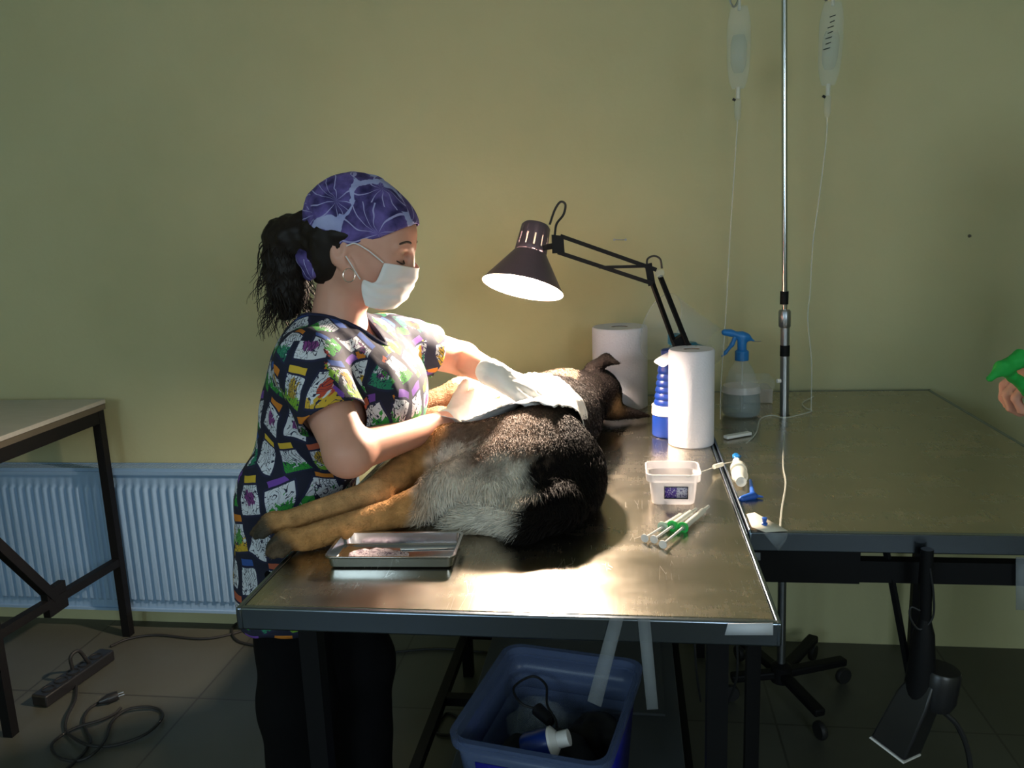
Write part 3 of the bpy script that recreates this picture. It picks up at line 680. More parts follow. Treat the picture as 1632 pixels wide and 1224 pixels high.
# infusion bits on the bare table, plus a strand modelled as the pole reflection
t = thing('stopcock_connector', 'white plastic filter connector lying at the gap between the tables', 'connector', (.24, 1.75, TZ))
a_, b_ = at(1174, 735, z=.915), at(1184, 780, z=.915); d = b_-a_
MB().lathe([(.0, 0), (.009, .002), (.009, .02), (.0075, .022)], a_, d, n=24).build('cap', M['white_plastic'], t)
MB().lathe([(.0075, .02), (.0075, .045), (.017, .05), (.018, .075), (.010, .08)], a_, d, n=28).build('chamber', M['syringe_clear'], t)
MB().lathe([(.014, .085), (.017, .09), (.017, .115), (.012, .125), (.011, .15), (0, .152)], a_, d, n=28).build('base_chamber', M['syringe_clear'], t)
t = thing('blue_clamp', 'dark blue plastic clamp beside the white connector', 'clamp', at(1200, 790, z=TZ))
s = Sdf(); s.cone(at(1182, 795, z=.904), at(1200, 790, z=.906), .006, .008, .006); s.cone(at(1200, 790, z=.906), at(1196, 765, z=.905), .006, .003, .005); s.cone(at(1200, 790, z=.905), at(1216, 792, z=.904), .004, .002, .004); s.obj('body', M['blue_clip'], t, .002)
t = thing('label_strip', 'white rectangular strip lying in front of the spray bottle', 'strip', at(1175, 695, z=TZ))
MB().bar(at(1156, 697, z=.906), at(1195, 690, z=.906), .018, .008).build('strip_body', M['white_plastic'], t, bevel=.002)
tag(lump('blue_wrapper', at(1174, 727, z=.905), (.012, .018, .006), 'spray_blue', 'scrap of bright blue wrapper behind the white connector', 'wrapper', 9, .4, 60))
t = thing('catheter_line', 'thin clear tube with a connector crossing between the tables', 'tube', at(1145, 742, z=TZ))
P = [at(1095, 760, z=.97), at(1118, 752, z=.94), at(1140, 744, z=.915), at(1150, 740, z=.912), at(1170, 735, z=.912)]
MB().tube(spline(P, 6), .0012, 8).build('line', M['tubing'], t)
MB().tube([at(1138, 744, z=.914), at(1151, 740, z=.913)], .005, 12).build('hub', M['syringe_clear'], t)
P = [at(x, y, z=.903) for x, y in ((1296, 632), (1279, 642), (1284, 650), (1294, 655), (1270, 662), (1250, 666), (1230, 662), (1212, 668), (1205, 690), (1190, 706))]
tag(MB().tube(spline(P, 8), .0018, 8).build('loose_tubing', M['tubing']), 'thin clear infusion tubing curling over the bare steel table', 'tube')
P = [at(x, y, z=TZ+.003) for x, y in ((1250, 690), (1248, 740), (1252, 770), (1246, 810), (1243, 842))]  # thin tube standing in for the pole's wavy reflection in the steel
tag(MB().tube(spline(P, 8), .0018, 8).build('pole_reflection', M['tubing']), 'clear strand modelled as the drip pole reflection on the bare steel table', 'tube')

# drip stand
t = thing('drip_stand', 'tall chrome drip stand on a black wheeled base', 'drip stand', (.45, 2.37, 0))
px_, py_ = .44, 2.37
MB().tube([(px_+.012, py_, .10), (px_, py_, .915), (px_-.005, py_, 1.2)], .0125, 20).build('lower_pole', M['chrome_dull'], t)
MB().tube([(px_-.005, py_, 1.15), (px_-.032, py_, 2.12)], .0078, 18).build('upper_pole', M['chrome'], t)
MB().lathe([(.014, 0), (.0165, .004), (.0165, .045), (.013, .05)], (px_-.005, py_, 1.15), (-.028, 0, 1)).build('locking_collar', M['chrome_dull'], t)
MB().lathe([(.013, 0), (.013, .03)], (px_-.003, py_, 1.07), n=20).build('sleeve_band', M['black_metal'], t, solid=.001)
MB().lathe([(.011, 0), (.011, .035)], (px_-.0085, py_, 1.215), n=20).build('upper_band', M['black_metal'], t, solid=.001)
MB().lathe([(.0, 0), (.006, .002), (.006, .012), (0, .014)], (px_-.012, py_-.006, 1.0), (-1, -.3, 0), n=16).build('screw_knob', M['white_plastic'], t)
tp_ = V(px_-.032, py_, 2.11)
for s_, xx in ((-1, .298), (1, .528)):
    P = [tp_, tp_+V(s_*.03, 0, .05), V((tp_.x+xx)/2, py_, 2.14), V(xx-s_*.01, py_, 2.10), V(xx, py_, 2.02), V(xx-.012, py_, 1.995), V(xx-.022, py_, 2.005), V(xx-.024, py_, 2.02)]
    MB().tube(spline(P, 6), .0032, 8).build('hook', M['chrome'], t)
hub = V(px_+.012, py_, .1)
MB().lathe([(.03, -.03), (.03, .02), (.014, .03)], hub, n=24).build('hub', M['black_metal'], t)
for q in (at(1345, 1055, z=.075), at(1308, 1140, z=.075), at(1165, 1082, z=.075), V(.36, 2.60, .075), V(.60, 2.62, .075)):
    d = (q-hub); d.z = 0; a_ = math.atan2(d.y, d.x)
    lg = MB().bar(hub+V(0, 0, -.005), hub+d+V(0, 0, -.02), .034, .024).build('base_arm', M['black_metal'], t, bevel=.006)
    cs = hub+d; MB().lathe([(.0, -.009), (.024, -.009), (.027, -.004), (.027, .004), (.024, .009), (0, .009)], (cs.x, cs.y, .028), (-d.y, d.x, 0), n=22).build('caster', M['black_rubber'], lg)

# drip bags
def ivbag(xx, zt, label, printed, lean):
    c = V(xx, py_, zt); t = thing('drip_bag', label, 'drip bag', c-V(0, 0, .2), 'drip bags on the stand')
    def bag(z0_, z1_, w_, th_, m, nm, infl=0):
        rows = []; n = 20
        for i in range(13):
            q = i/12; z = z0_+(z1_-z0_)*q; e = sin(pi*min(1, max(0, q*.9+.08)))**.55; ww = w_*(.35+.65*e)*(1+.05*sin(q*9)); tt = th_*e+.001
            rows.append([c+V(ww*cos(2*pi*k/n)+lean*q, tt*sin(2*pi*k/n), z) for k in range(n)])
        v = [p for r_ in rows for p in r_]; f = [(i*n+k, i*n+(k+1) % n, (i+1)*n+(k+1) % n, (i+1)*n+k) for i in range(12) for k in range(n)]
        f += [tuple(range(n))[::-1], tuple(12*n+k for k in range(n))]
        MB().add(v, f).build(nm, M[m], t)
    bag(0, -.205, .032, .016, 'bag_plastic', 'bag'); bag(-.07, -.165, .022, .011, 'bag_fluid', 'fluid')
    MB().tube([c+V(0, 0, .03), c+V(0, 0, -.01)], .004, 8).build('hanger_loop', M['tubing'], t)
    e = c+V(lean, 0, -.20)
    MB().tube([e, e+V(0, 0, -.03)], .006, 12).build('port', M['tubing'], t)
    MB().lathe([(.008, 0), (.009, .003), (.009, .045), (.005, .055)], e+V(0, 0, -.03), (0, 0, -1), n=18).build('drip_chamber', M['bag_plastic'], t)
    MB().tube([e+V(-.007, -.003, -.034), e+V(-.014, -.004, -.030)], .0035, 8).build('roller', M['black_plastic'], t)
    if printed:
        b_ = MB()
        for k in range(7): b_.bar((c.x-.010-.0022*k+.003*(k % 2), c.y-.0165, c.z-.040-k*.013), (c.x+.004-.0018*k, c.y-.0175, c.z-.036-k*.013), .001, .0022)
        b_.build('print_marks', M['black_metal'], t)
    return e+V(0, 0, -.085)
e1 = ivbag(.2985, 1.995, 'clear drip bag hanging left of the stand pole', False, 0)
P = [e1, V(.293, py_, 1.6), V(.283, py_, 1.4), V(.275, py_, 1.2), V(.262, 2.35, 1.0), V(.255, 2.30, .905)]
tag(MB().tube(spline(P, 8), .0016, 8).build('drip_line', M['tubing']), 'thin clear line falling from the left drip bag', 'tube', 'drip lines')
e2 = ivbag(.532, 1.99, 'clear drip bag with dark print hanging right of the stand pole', True, -.004)
P = [e2, V(.528, py_, 1.65), V(.515, py_, 1.5), V(.503, py_, 1.38), V(.500, py_, 1.25), V(.496, py_, 1.17), V(.51, py_, 1.05), V(.52, 2.40, .903)]
tag(MB().tube(spline(P, 8), .0016, 8).build('drip_line', M['tubing']), 'thin clear line falling from the right drip bag', 'tube', 'drip lines')

# lit desk lamp
LY = 2.05
ax = V(-.20, -.36, -.92).normalized()
rimc = at(833, 459, Y=LY); t = thing('desk_lamp', 'lit black spring arm lamp with a conical shade over the dog', 'desk lamp', (.17, 2.15, TZ))
shade_len = .088; R1 = .104; R0 = .042
pf = [(R0, -.088), (R1, 0)]; cc = rimc-ax*.0
apx = rimc-ax*.088
outer = [(.038, -.165), (.042, -.09), (.044, -.088), (.072, -.045), (R1, 0)]
s = MB().lathe([(.0415, -.092), (.044, -.088), (R1, 0)], rimc, ax, n=64); s.f = [q for q in s.f if len(q) == 4]
sh = s.build('shade', M['lamp_brown'], t)
s = MB().lathe([(.0405, -.090), (.0425, -.086), (R1-.002, -.0005)], rimc, ax, n=64); s.f = [q for q in s.f if len(q) == 4]
s.build('shade_lining', M['lamp_white'], sh)
# socket cup with vent slots
s = MB(); n = 60; u_, w_ = frame(ax); prof = [(.0405, -.092), (.0395, -.105), (.0375, -.135), (.036, -.160), (.031, -.166), (0, -.167)]
vv = [rimc+ax*h+u_*(r*cos(2*pi*k/n))+w_*(r*sin(2*pi*k/n)) for r, h in prof for k in range(n)]; ff = []
for i in range(len(prof)-1):
    for k in range(n):
        if i == 1 and k % 5 == 2: continue
        ff.append((i*n+k, i*n+(k+1) % n, (i+1)*n+(k+1) % n, (i+1)*n+k))
s.add(vv, ff); s.build('socket_cup', M['lamp_brown'], sh, solid=.0012)
s = MB(); vv = [rimc+ax*h+u_*((r-.002)*cos(2*pi*k/n))+w_*((r-.002)*sin(2*pi*k/n)) for r, h in prof[:4] for k in range(n)]
s.add(vv, [q for q in ff if max(q) < 4*n]); s.build('cup_lining', M['lamp_white'], sh)
bulbc = rimc-ax*.042+V(.012, .01, 0)
MB().lathe([(.0, -.027), (.012, -.024), (.021, -.016), (.0265, -.004), (.0265, .006), (.020, .018), (.011, .024), (0, .027)], bulbc, ax, n=14).build('bulb', M['bulb'], t)
MB().lathe([(.013, -.058), (.014, -.034), (.031, -.031), (.031, -.029)], bulbc, ax, n=24).build('bulb_cap_light_block', M['silver'], t)  # metal cap with an added hidden disc that blocks bulb light from the slots
bp = bulbc+ax*.0
# arms
jt, jb = at(893, 376, Y=LY+.0), at(889, 402, Y=LY)
et, eb = at(1046, 430, Y=2.08), at(1040, 452, Y=2.08)
hb = MB(); hb.add([at(879, 374, Y=LY-.006), at(898, 376, Y=LY-.006), at(900, 403, Y=LY-.006), at(880, 404, Y=LY-.006), at(879, 374, Y=LY+.006), at(898, 376, Y=LY+.006), at(900, 403, Y=LY+.006), at(880, 404, Y=LY+.006)], [(0, 1, 2, 3), (7, 6, 5, 4), (0, 4, 5, 1), (1, 5, 6, 2), (2, 6, 7, 3), (3, 7, 4, 0)])
hb.bar(at(882, 392, Y=LY), rimc-ax*.10, .008, .014); hb.build('head_bracket', M['black_metal'], t, bevel=.001)
MB().bar(jt, et, .008, .010).build('upper_arm', M['black_metal'], t); MB().bar(jb, eb, .008, .010).build('upper_arm', M['black_metal'], t)
MB().bar(at(955, 426, Y=2.06), at(1036, 424, Y=2.075), .006, .007).build('tie_bar', M['black_metal'], t)
MB().bar(at(1033, 420, Y=2.085), at(1039, 455, Y=2.085), .008, .018).build('elbow_plate', M['black_metal'], t)
ek = at(1050, 436, Y=2.075); MB().lathe([(0, 0), (.010, .002), (.010, .022), (.007, .026), (0, .027)], ek, (.2, -1, .1), n=20).build('wing_knob', M['bag_plastic'], t)
l1, l2 = at(1090, 568, Y=2.14), at(1110, 568, Y=2.14)
for p_, q_ in ((at(1040, 452, Y=2.08), at(1074, 545, Y=2.13)), (at(1052, 440, Y=2.08), at(1100, 560, Y=2.13))): MB().bar(p_, q_, .0075, .011).build('lower_arm', M['black_metal'], t)
MB().bar(at(1078, 538, Y=2.13), at(1086, 556, Y=2.135), .02, .03).build('base_bracket', M['black_metal'], t)
MB().tube([at(1098, 548, Y=2.135), V(.150, 2.170, 1.0), V(.150, 2.170, TZ)], .006, 12).build('stem', M['black_metal'], t)
MB().lathe([(.0, .0), (.032, .001), (.032, .012), (.01, .018)], V(.150, 2.170, TZ), n=20, sx=.5, sy=.5).build('base', M['black_metal'], t)
MB().lathe([(.0, 0), (.007, .001), (.007, .012), (0, .013)], at(1106, 556, Y=2.12), (.6, -1, .3), n=16).build('tension_knob', M['silver'], t)
P = [at(876, 358, Y=LY+.02), at(884, 335, Y=LY+.02), at(893, 322, Y=LY+.02), at(901, 326, Y=LY+.02), at(898, 342, Y=LY+.02), at(887, 357, Y=LY+.01), at(884, 376, Y=LY)]
MB().tube(spline(P, 8), .0028, 8).build('lead', M['black_rubber'], t)
P = [at(1031, 425, Y=2.08), at(1032, 413, Y=2.08), at(1042, 408, Y=2.08), at(1052, 413, Y=2.08), at(1055, 428, Y=2.08)]
MB().tube(spline(P, 8), .0024, 8).build('elbow_lead', M['black_rubber'], t)

# unlit lamp hanging under the bare table
YB = 1.450
t = thing('clamp_lamp', 'black clamp lamp hanging head down from the bare steel table', 'clamp lamp', at(1478, 1000, Y=YB))
cb = MB(); cb.box((at(1470, 880, Y=YB).x, YB, .80), (at(1486, 880, Y=YB).x, YB+.012, .872)); cb.build('clamp', M['black_metal'], t)
MB().tube([at(1478, 875, Y=YB), at(1474, 1000, Y=YB)], .0105, 14).build('pole', M['black_metal'], t)
MB().lathe([(.010, 0), (.018, .03), (.024, .10), (.030, .155)], at(1474, 985, Y=YB), (0, 0, -1), n=24).build('sleeve', M['black_metal'], t)
MB().bar(at(1411, 870, Y=1.52), at(1452, 1092, Y=YB+.01), .008, .010).build('spring_bar', M['black_metal'], t)
MB().lathe([(.0, 0), (.032, .001), (.035, .006), (.036, .06), (.030, .075), (0, .078)], at(1500, 1064, Y=YB), V(-.12, 0, -1), n=32).build('socket_housing', M['black_plastic'], t)
ra_ = (at(1425, 1195, Y=YB)-at(1480, 1080, Y=YB)).normalized()
s = MB().lathe([(.03, 0), (.042, .04), (.046, .10), (.048, .145)], at(1478, 1082, Y=YB), ra_, n=4); s.build('reflector_box', M['black_plastic'], t, bevel=.004)
s = MB().lathe([(.048, .146), (.049, .149)], at(1478, 1082, Y=YB), ra_, n=4); s.build('front_trim', M['white_plastic'], t)
P = [at(1482, 905, Y=YB-.01), at(1488, 950, Y=YB-.01), at(1486, 985, Y=YB-.01), at(1466, 1003, Y=YB-.01), at(1451, 985, Y=YB-.01), at(1452, 968, Y=YB-.01), at(1466, 973, Y=YB-.01)]
MB().tube(spline(P, 8), .002, 8).build('lead', M['black_rubber'], t)
P = [at(1505, 1135, Y=YB), at(1528, 1160, Y=YB), at(1545, 1210, Y=YB), at(1550, 1300, Y=YB)]
MB().tube(spline(P, 8), .005, 8).build('cable', M['black_rubber'], t)
# cables hanging behind the right leg of the operating table
for xs, lb in (((1105, 1008), 'black cable hanging straight behind the operating table leg'), ((1170, 1012), 'black cable slanting behind the two table legs')):
    x_, y_ = xs
    P = [at(x_+(0 if x_ < 1150 else 2), y_-30, Y=1.9), at(x_+5, y_+60, Y=1.9), at(x_+(12 if x_ < 1150 else -10), y_+110, Y=1.95)]
    o = MB().tube(spline(P, 6), .003, 8).build('hanging_cable', M['black_rubber']); tag(o, lb, 'cable', 'cables behind the table leg')

# ------------------------------------------------------------ dog lying on its right side, head away
dog = thing('dog', 'black and tan dog with cream hindquarters lying on its side on the steel table', 'dog', (-.2, 1.8, TZ))
D = Sdf()
D.ell((-.185, 1.655, .972), (.132, .13, .086), .03); D.ell((-.19, 1.53, .945), (.125, .115, .052), .08); D.ell((-.27, 1.58, .965), (.11, .11, .06), .07)
D.cone((-.18, 1.66, .985), (-.19, 1.98, .99), .085, .092, .05)
D.ell((-.195, 2.0, .985), (.132, .19, .10), .04)
D.ell((-.185, 2.16, .98), (.122, .11, .090), .04)
D.cone((-.16, 2.18, .985), (-.085, 2.29, .98), .080, .068, .04)
HD = V(-.095, 2.30, .985)
D.ell(HD, (.062, .072, .066), .03)
D.cone(HD+V(-.03, .04, .0), HD+V(-.13, .10, -.025), .045, .026, .03)
D.ell(HD+V(-.14, .105, -.025), (.018, .018, .018), .01)
# ears
e0, e1_, e2_ = at(945, 588, Y=2.28), at(966, 573, Y=2.26), at(986, 579, Y=2.24)
D.chain([e0, e1_, e2_], [.022, .015, .005], .014)
f0, f1 = at(978, 655, Y=2.27), at(1036, 663, z=.912)
D.cone(f0, f1, .026, .004, .02)
# upper hind leg
knee = at(700, 715, z=.985); hockU = at(602, 785, z=.955); pawU = at(438, 832, z=.94)
D.cone((-.20, 1.69, .985), (-.365, 1.655, .985), .082, .066, .05); D.cone((-.365, 1.655, .985), knee, .066, .05, .03)
D.cone(knee, hockU, .054, .031, .03); D.cone(hockU, pawU+V(.03, .01, 0), .028, .021, .012)
D.ell(hockU+V(.012, -.006, .004), (.018, .016, .018), .012)
# lower hind leg
hockL = at(648, 812, z=.935); pawL = at(460, 860, z=.925)
D.cone((-.25, 1.56, .955), (-.35, 1.53, .950), .052, .044, .03)
D.cone((-.35, 1.53, .950), hockL, .048, .033, .03); D.cone(hockL, pawL+V(.03, .005, 0), .029, .0225, .012)
def paw(c, d, s=1.):
    d = Vector(d).normalized(); n = V(-d.y, d.x, 0)
    D.ell(c, (.028*s, .025*s, .020*s), .012)
    for k, (o, l) in enumerate(((-.017, .015), (-.006, .024), (.006, .024), (.017, .015))):
        q = c+n*o*1.15*s+d*l*s; D.cone(q, q+d*.014*s+V(0, 0, -.007), .0105*s, .0085*s, .0015)
paw(pawU, at(400, 848, z=.93)-pawU); paw(pawL, at(425, 882, z=.915)-pawL)
# fore legs reaching towards the woman
s1, s2, s3 = V(-.27, 2.12, 1.0), at(735, 628, Y=2.10), at(655, 650, Y=2.06)
D.cone(s1, s2, .06, .042, .03); D.cone(s2, s3, .040, .026, .02); D.cone(s3, s3+V(-.10, -.04, -.03), .025, .022, .01)
s4 = at(700, 668, Y=2.0); D.cone((-.27, 2.08, .95), s4, .05, .032, .03); D.cone(s4, s4+V(-.19, .0, -.005), .03, .022, .01)
# tail
tl = [V(-.13, 1.47, .95), V(-.19, 1.425, .935), at(770, 822, z=.928), at(727, 834, z=.924)]
D.chain(tl, [.040, .034, .028, .012], .02)
def sm(x, a, b): return np.clip((x-a)/(b-a), 0, 1)
def mixc(c, k, col): return c*(1-k[:, None])+np.array(col)*k[:, None]
def dogcol(P):
    x, y, z = P[:, 0], P[:, 1], P[:, 2]
    n = fbm(P, 14, 1, 2); n2 = fbm(P, 60, 2, 2)
    c = np.tile(np.array([.0065, .0045, .004]), (len(P), 1))
    c = mixc(c, np.clip(sm(-x+n*.05, .215, .26)*sm(y, 1.2, 1.3)*(y < 1.9), 0, 1), (.17, .12, .09))       # brownish thigh top
    w_ = sm(-x+.05*n+.3*(z-.95), .185, .225)*sm(-(z+.04*n), -1.045, -1.015)*(y < 1.72)
    c = mixc(c, w_, (.78, .70, .60))                                                              # cream hindquarters
    c = mixc(c, sm(z+.03*n2, 1.022, 1.05)*sm(-x, .12, .19)*(y < 1.85), (.17, .115, .085))
    c = mixc(c, sm(-x+.03*n+.25*(z-.97), .375, .415)*(y < 1.75), (.50, .25, .09))                # tan legs
    c = mixc(c, sm(-x, .44, .5)*sm(z, .93, .97)*(y < 1.75), (.62, .37, .17))
    
    for pq, dd in ((pawU, at(400, 848, z=.93)-pawU), (pawL, at(425, 882, z=.915)-pawL)):
        q_ = (P-np.array(pq))@np.array(dd.normalized()); r_ = np.linalg.norm(P-np.array(pq), axis=1); c = mixc(c, sm(q_+.006*n2, .000, .02)*(r_ < .075)*.9, (.055, .05, .04))                        # dark toes
    tw = sm(-x+.02*n, .255, .29)*(y < 1.455)*(z < .965)*(x > -.345); c = mixc(c, tw, (.62, .56, .47))
    c = mixc(c, sm(-x, .30, .36)*(y > 1.9), (.26, .15, .09))                                      # fore legs
    st = np.abs(z-1.045+.25*(x+.28)) < .022; c = mixc(c, (st & (y > 1.93) & (y < 2.2) & (x < -.15))*sm(-x, .15, .19), (.55, .40, .28))
    c = mixc(c, ((y > 2.1) & (z > 1.03) & (x < -.13))*.5, (.16, .12, .09))
    c = mixc(c, np.exp(-((x+.035)**2+(y-2.26)**2+(z-.955)**2)/.022**2), (.26, .15, .06))
    return np.clip(c*(1+.35*n2[:, None]), .004, 1)
D.ell((-.195, 1.60, .962), (.118, .10, .072), .06)
D.obj('body', M['fur_skin'], dog, .0055, color=dogcol, floor=TZ+.0008)
nse = MB().lathe([(0, -.012), (.009, -.009), (.012, 0), (.009, .009), (0, .012)], HD+V(-.155, .118, -.028), n=16).build('nose', M['black_rubber'], dog)
def fur(D, N):
    v, f = D.v, D.f; a, b, c, d = (v[f[:, i]] for i in range(4)); ar = np.linalg.norm(np.cross(c-a, d-b), axis=1)
    nr = np.cross(c-a, d-b); nr /= np.maximum(np.linalg.norm(nr, axis=1), 1e-9)[:, None]
    cen = (a+b+c+d)/4; wgt = ar*(1.0+1.2*(cen[:, 1] < 1.75)); wgt[cen[:, 2] < .907] = 0
    i = rng.choice(len(f), N, p=wgt/wgt.sum()); u, w_ = rng.random((2, N, 1))
    p = a[i]*(1-u)*(1-w_)+b[i]*u*(1-w_)+c[i]*u*w_+d[i]*(1-u)*w_; n = nr[i]
    x, y, z = p.T; col = dogcol(p)*rng.uniform(.8, 1.2, (N, 1))
    comb = np.tile([.15, -.8, -.45], (N, 1)); leg = (x < -.40) & (y < 1.75); comb[leg] = [-.8, -.35, 0]
    back = (x > -.16); comb[back] = [.3, -.8, -.5]; tail = (y < 1.455) & (z < .96) & (x > -.35); comb[tail] = [-.9, -.1, -.1]
    fl = (x < -.3) & (y > 1.9); comb[fl] = [-.9, 0, 0]; hd = y > 2.2; comb[hd] = [.3, -.5, 0]
    comb += rng.normal(0, .22, (N, 3)); q = p*18
    cl = np.array([[noise.noise(Vector(k)), noise.noise(Vector(k+31)), noise.noise(Vector(k+57))] for k in q]); comb += cl*.7
    comb -= n*(comb*n).sum(1)[:, None]; comb /= np.maximum(np.linalg.norm(comb, axis=1), 1e-6)[:, None]
    L = np.full(N, .013); hind = (y < 1.62) & (x > -.40) & (z < 1.06); L[hind] = .026; L[leg] = .005; L[(z > 1.01) & (y < 1.85)] = .011; L[tail & (x < -.15)] = .034
    L[fl | hd] = .007; L *= rng.uniform(.6, 1.3, N); L = L[:, None]
    lift = np.where(leg, .25, np.where(z > 1.0, .28, .42))[:, None]
    d1 = n*lift+comb; d1 /= np.linalg.norm(d1, axis=1)[:, None]; d2 = comb+n*(lift-.3)+[0, 0, -.15]; d2 /= np.linalg.norm(d2, axis=1)[:, None]
    m1 = p+d1*L*.5; tip = m1+d2*L*.5; tip[:, 2] = np.maximum(tip[:, 2], .902); m1[:, 2] = np.maximum(m1[:, 2], .902)
    sd = np.cross(d1, n+rng.normal(0, .5, (N, 3))); sd /= np.maximum(np.linalg.norm(sd, axis=1), 1e-6)[:, None]
    wd = np.where(leg, .0005, .00075)[:, None]; p = p-n*.002
    vv = np.stack([p-sd*wd, p+sd*wd, m1+sd*wd*.75, m1-sd*wd*.75, tip], 1).reshape(-1, 3); b0 = np.arange(N)*5
    me = bpy.data.meshes.new('fur'); me.vertices.add(len(vv)); me.vertices.foreach_set('co', vv.astype(np.float32).ravel())
    lp_ = np.stack([b0, b0+1, b0+2, b0+3, b0+3, b0+2, b0+4], 1).ravel(); me.loops.add(len(lp_)); me.loops.foreach_set('vertex_index', lp_.astype(np.int32))
    st = np.stack([np.arange(N)*7, np.arange(N)*7+4], 1).ravel(); me.polygons.add(2*N); me.polygons.foreach_set('loop_start', st.astype(np.int32)); me.update(calc_edges=True)
    set_col(me, np.clip(np.repeat(col, 5, 0), .003, 1)); o = link('fur', me, M['fur'], dog); o['kind'] = 'stuff'; return o
fur(D, 90000)

# drape over the flank: follows the highest surface of the dog
def dog_top(x, y):
    F, lo, res = D.F, D.lo, D.res; i, j = (x-lo[0])/res, (y-lo[1])/res
    i0, j0 = int(np.clip(i, 0, F.shape[0]-2)), int(np.clip(j, 0, F.shape[1]-2)); best = 0
    for a, b, wt in ((0, 0, (1-i+i0)*(1-j+j0)), (1, 0, (i-i0)*(1-j+j0)), (0, 1, (1-i+i0)*(j-j0)), (1, 1, (i-i0)*(j-j0))):
        c = F[i0+a, j0+b]; k = np.where(c < 0)[0]; best += wt*(lo[2]+res*(k[-1]+1) if len(k) else TZ)
    return best
def over(poly, nu, nv, off, dz):
    A, B, C, Dd = poly; P = []
    for i in range(nu+1):
        r = []
        for j in range(nv+1):
            u, w_ = i/nu, j/nv; x = (A[0]*(1-u)+B[0]*u)*(1-w_)+(Dd[0]*(1-u)+C[0]*u)*w_; y = (A[1]*(1-u)+B[1]*u)*(1-w_)+(Dd[1]*(1-u)+C[1]*u)*w_
            r.append([x, y, dog_top(x, y)+off])
        P.append(r)
    P = np.array(P)
    for _ in range(5):
        Z = P[:, :, 2].copy(); Z[1:-1, 1:-1] = (Z[:-2, 1:-1]+Z[2:, 1:-1]+Z[1:-1, :-2]+Z[1:-1, 2:])/4; P[:, :, 2] = np.maximum(Z, P[:, :, 2]-.0)*.5+Z*.5
    for i in range(nu+1):
        for j in range(nv+1): P[i, j, 2] += dz*noise.noise(Vector((P[i, j, 0]*22, P[i, j, 1]*22, 3)))+dz*.6*abs(noise.noise(Vector((P[i, j, 0]*9, P[i, j, 1]*30, 8))))
    return [[Vector(p) for p in r] for r in P]
dr = over([(-.36, 1.72), (-.150, 1.655), (-.082, 1.86), (-.30, 2.03)], 40, 40, .012, .006)
tag(MB().grid(dr).build('surgical_drape', M['drape'], solid=.0012), 'white surgical drape spread over the flank of the dog', 'drape')
dr = over([(-.43, 1.70), (-.37, 1.70), (-.32, 1.92), (-.42, 1.90)], 16, 16, .012, .006)
tag(MB().grid(dr).build('gauze_swab', M['drape'], solid=.0012), 'bright white swab on the belly under the gloved hands', 'swab')

# ------------------------------------------------------------ people
def hand(S, wr, d, up, side, sc=1., curl=(.35, .4, .45, .55), spread=.16, thumb=(.5, .35), th_up=.0, k=.008):
    """palm and five fingers; d = pointing direction, up = back of the hand, side = +1/-1 which side carries the thumb"""
    d = Vector(d).normalized(); up = Vector(up); up = (up-d*up.dot(d)).normalized(); n = d.cross(up)*side
    wr = Vector(wr); kn = []
    S.cone(wr-d*.02, wr+d*.02*sc, .025*sc, .024*sc, .012)
    for i, (o, l) in enumerate(((.029, .078), (.010, .084), (-.009, .080), (-.026, .072))):
        q = wr+(d*l+n*o+up*.004)*sc; kn.append(q); S.cone(wr+(d*.012+n*o*.6)*sc, q, .0155*sc, .0125*sc, .012)
    lens = ((.042, .026, .021), (.046, .030, .022), (.042, .028, .021), (.033, .021, .018))
    for i, q in enumerate(kn):
        a = 0; f_ = (d+n*spread*(1.2-.8*i)).normalized(); r = (.0096, .0098, .0092, .0084)[i]*sc
        for j, L_ in enumerate(lens[i]):
            a += curl[i]*(1, 1.2, .8)[j]; dd = f_*cos(a)-up*sin(a); q2 = q+dd*L_*sc; S.cone(q, q2, r*(1-.08*j), r*(1-.08*(j+1)), .0035); q = q2
    b = wr+(d*.018+n*.024-up*.004)*sc; t1 = (d*cos(thumb[0]*1.6)+n*sin(thumb[0]*1.6)+up*th_up).normalized(); t2 = (t1+d*thumb[1]+up*th_up*.5).normalized()
    q1 = b+t1*.040*sc; S.cone(b, q1, .0155*sc, .0115*sc, .01); q2 = q1+t2*.030*sc; S.cone(q1, q2, .0110*sc, .0098*sc, .004); S.cone(q2, q2+t2*.022*sc, .0098*sc, .008*sc, .004)

W_ = thing('person', 'woman in jar print scrub top, purple head scarf and white mask working on the dog', 'person', (-.68, 1.66, 0))
HC = V(-.535, 1.65, 1.425); Rh = Matrix.Rotation(radians(10), 3, 'Y') @ Matrix.Identity(3)
hd = lambda x, y, z: HC + Rh @ V(x, y, z)
Bd = Sdf(); RH = [list(r) for r in Rh]
Bd.ell(hd(-.012, 0, .045), (.103, .076, .088), .02, R=RH)
Bd.ell(hd(.035, 0, .0), (.076, .064, .088), .03, R=RH)
Bd.ell(hd(.068, 0, .048), (.040, .052, .042), .02, R=RH)
for s_ in (-1, 1):
    Bd.cone(hd(-.002, s_*.050, -.045), hd(.055, s_*.018, -.092), .020, .018, .035)
    Bd.ell(hd(.060, s_*.038, -.024), (.026, .019, .02), .02, R=RH)
Bd.ell(hd(.056, 0, -.088), (.024, .022, .018), .02, R=RH)
Bd.ell(hd(.080, 0, -.058), (.020, .022, .022), .015, R=RH)
for s_ in (-1, 1): Bd.ell(hd(.103, s_*.031, .000), (.018, .020, .013), .010, -1, R=RH)
for s_ in (-1, 1):
    Bd.ell(hd(.083, s_*.031, -.001), (.0155, .0165, .0135), .004, R=RH)
    Bd.cone(hd(.101, s_*.014, .020), hd(.088, s_*.046, .020), .006, .005, .010)
Bd.cone(hd(.099, 0, .012), hd(.108, 0, -.026), .007, .009, .010)
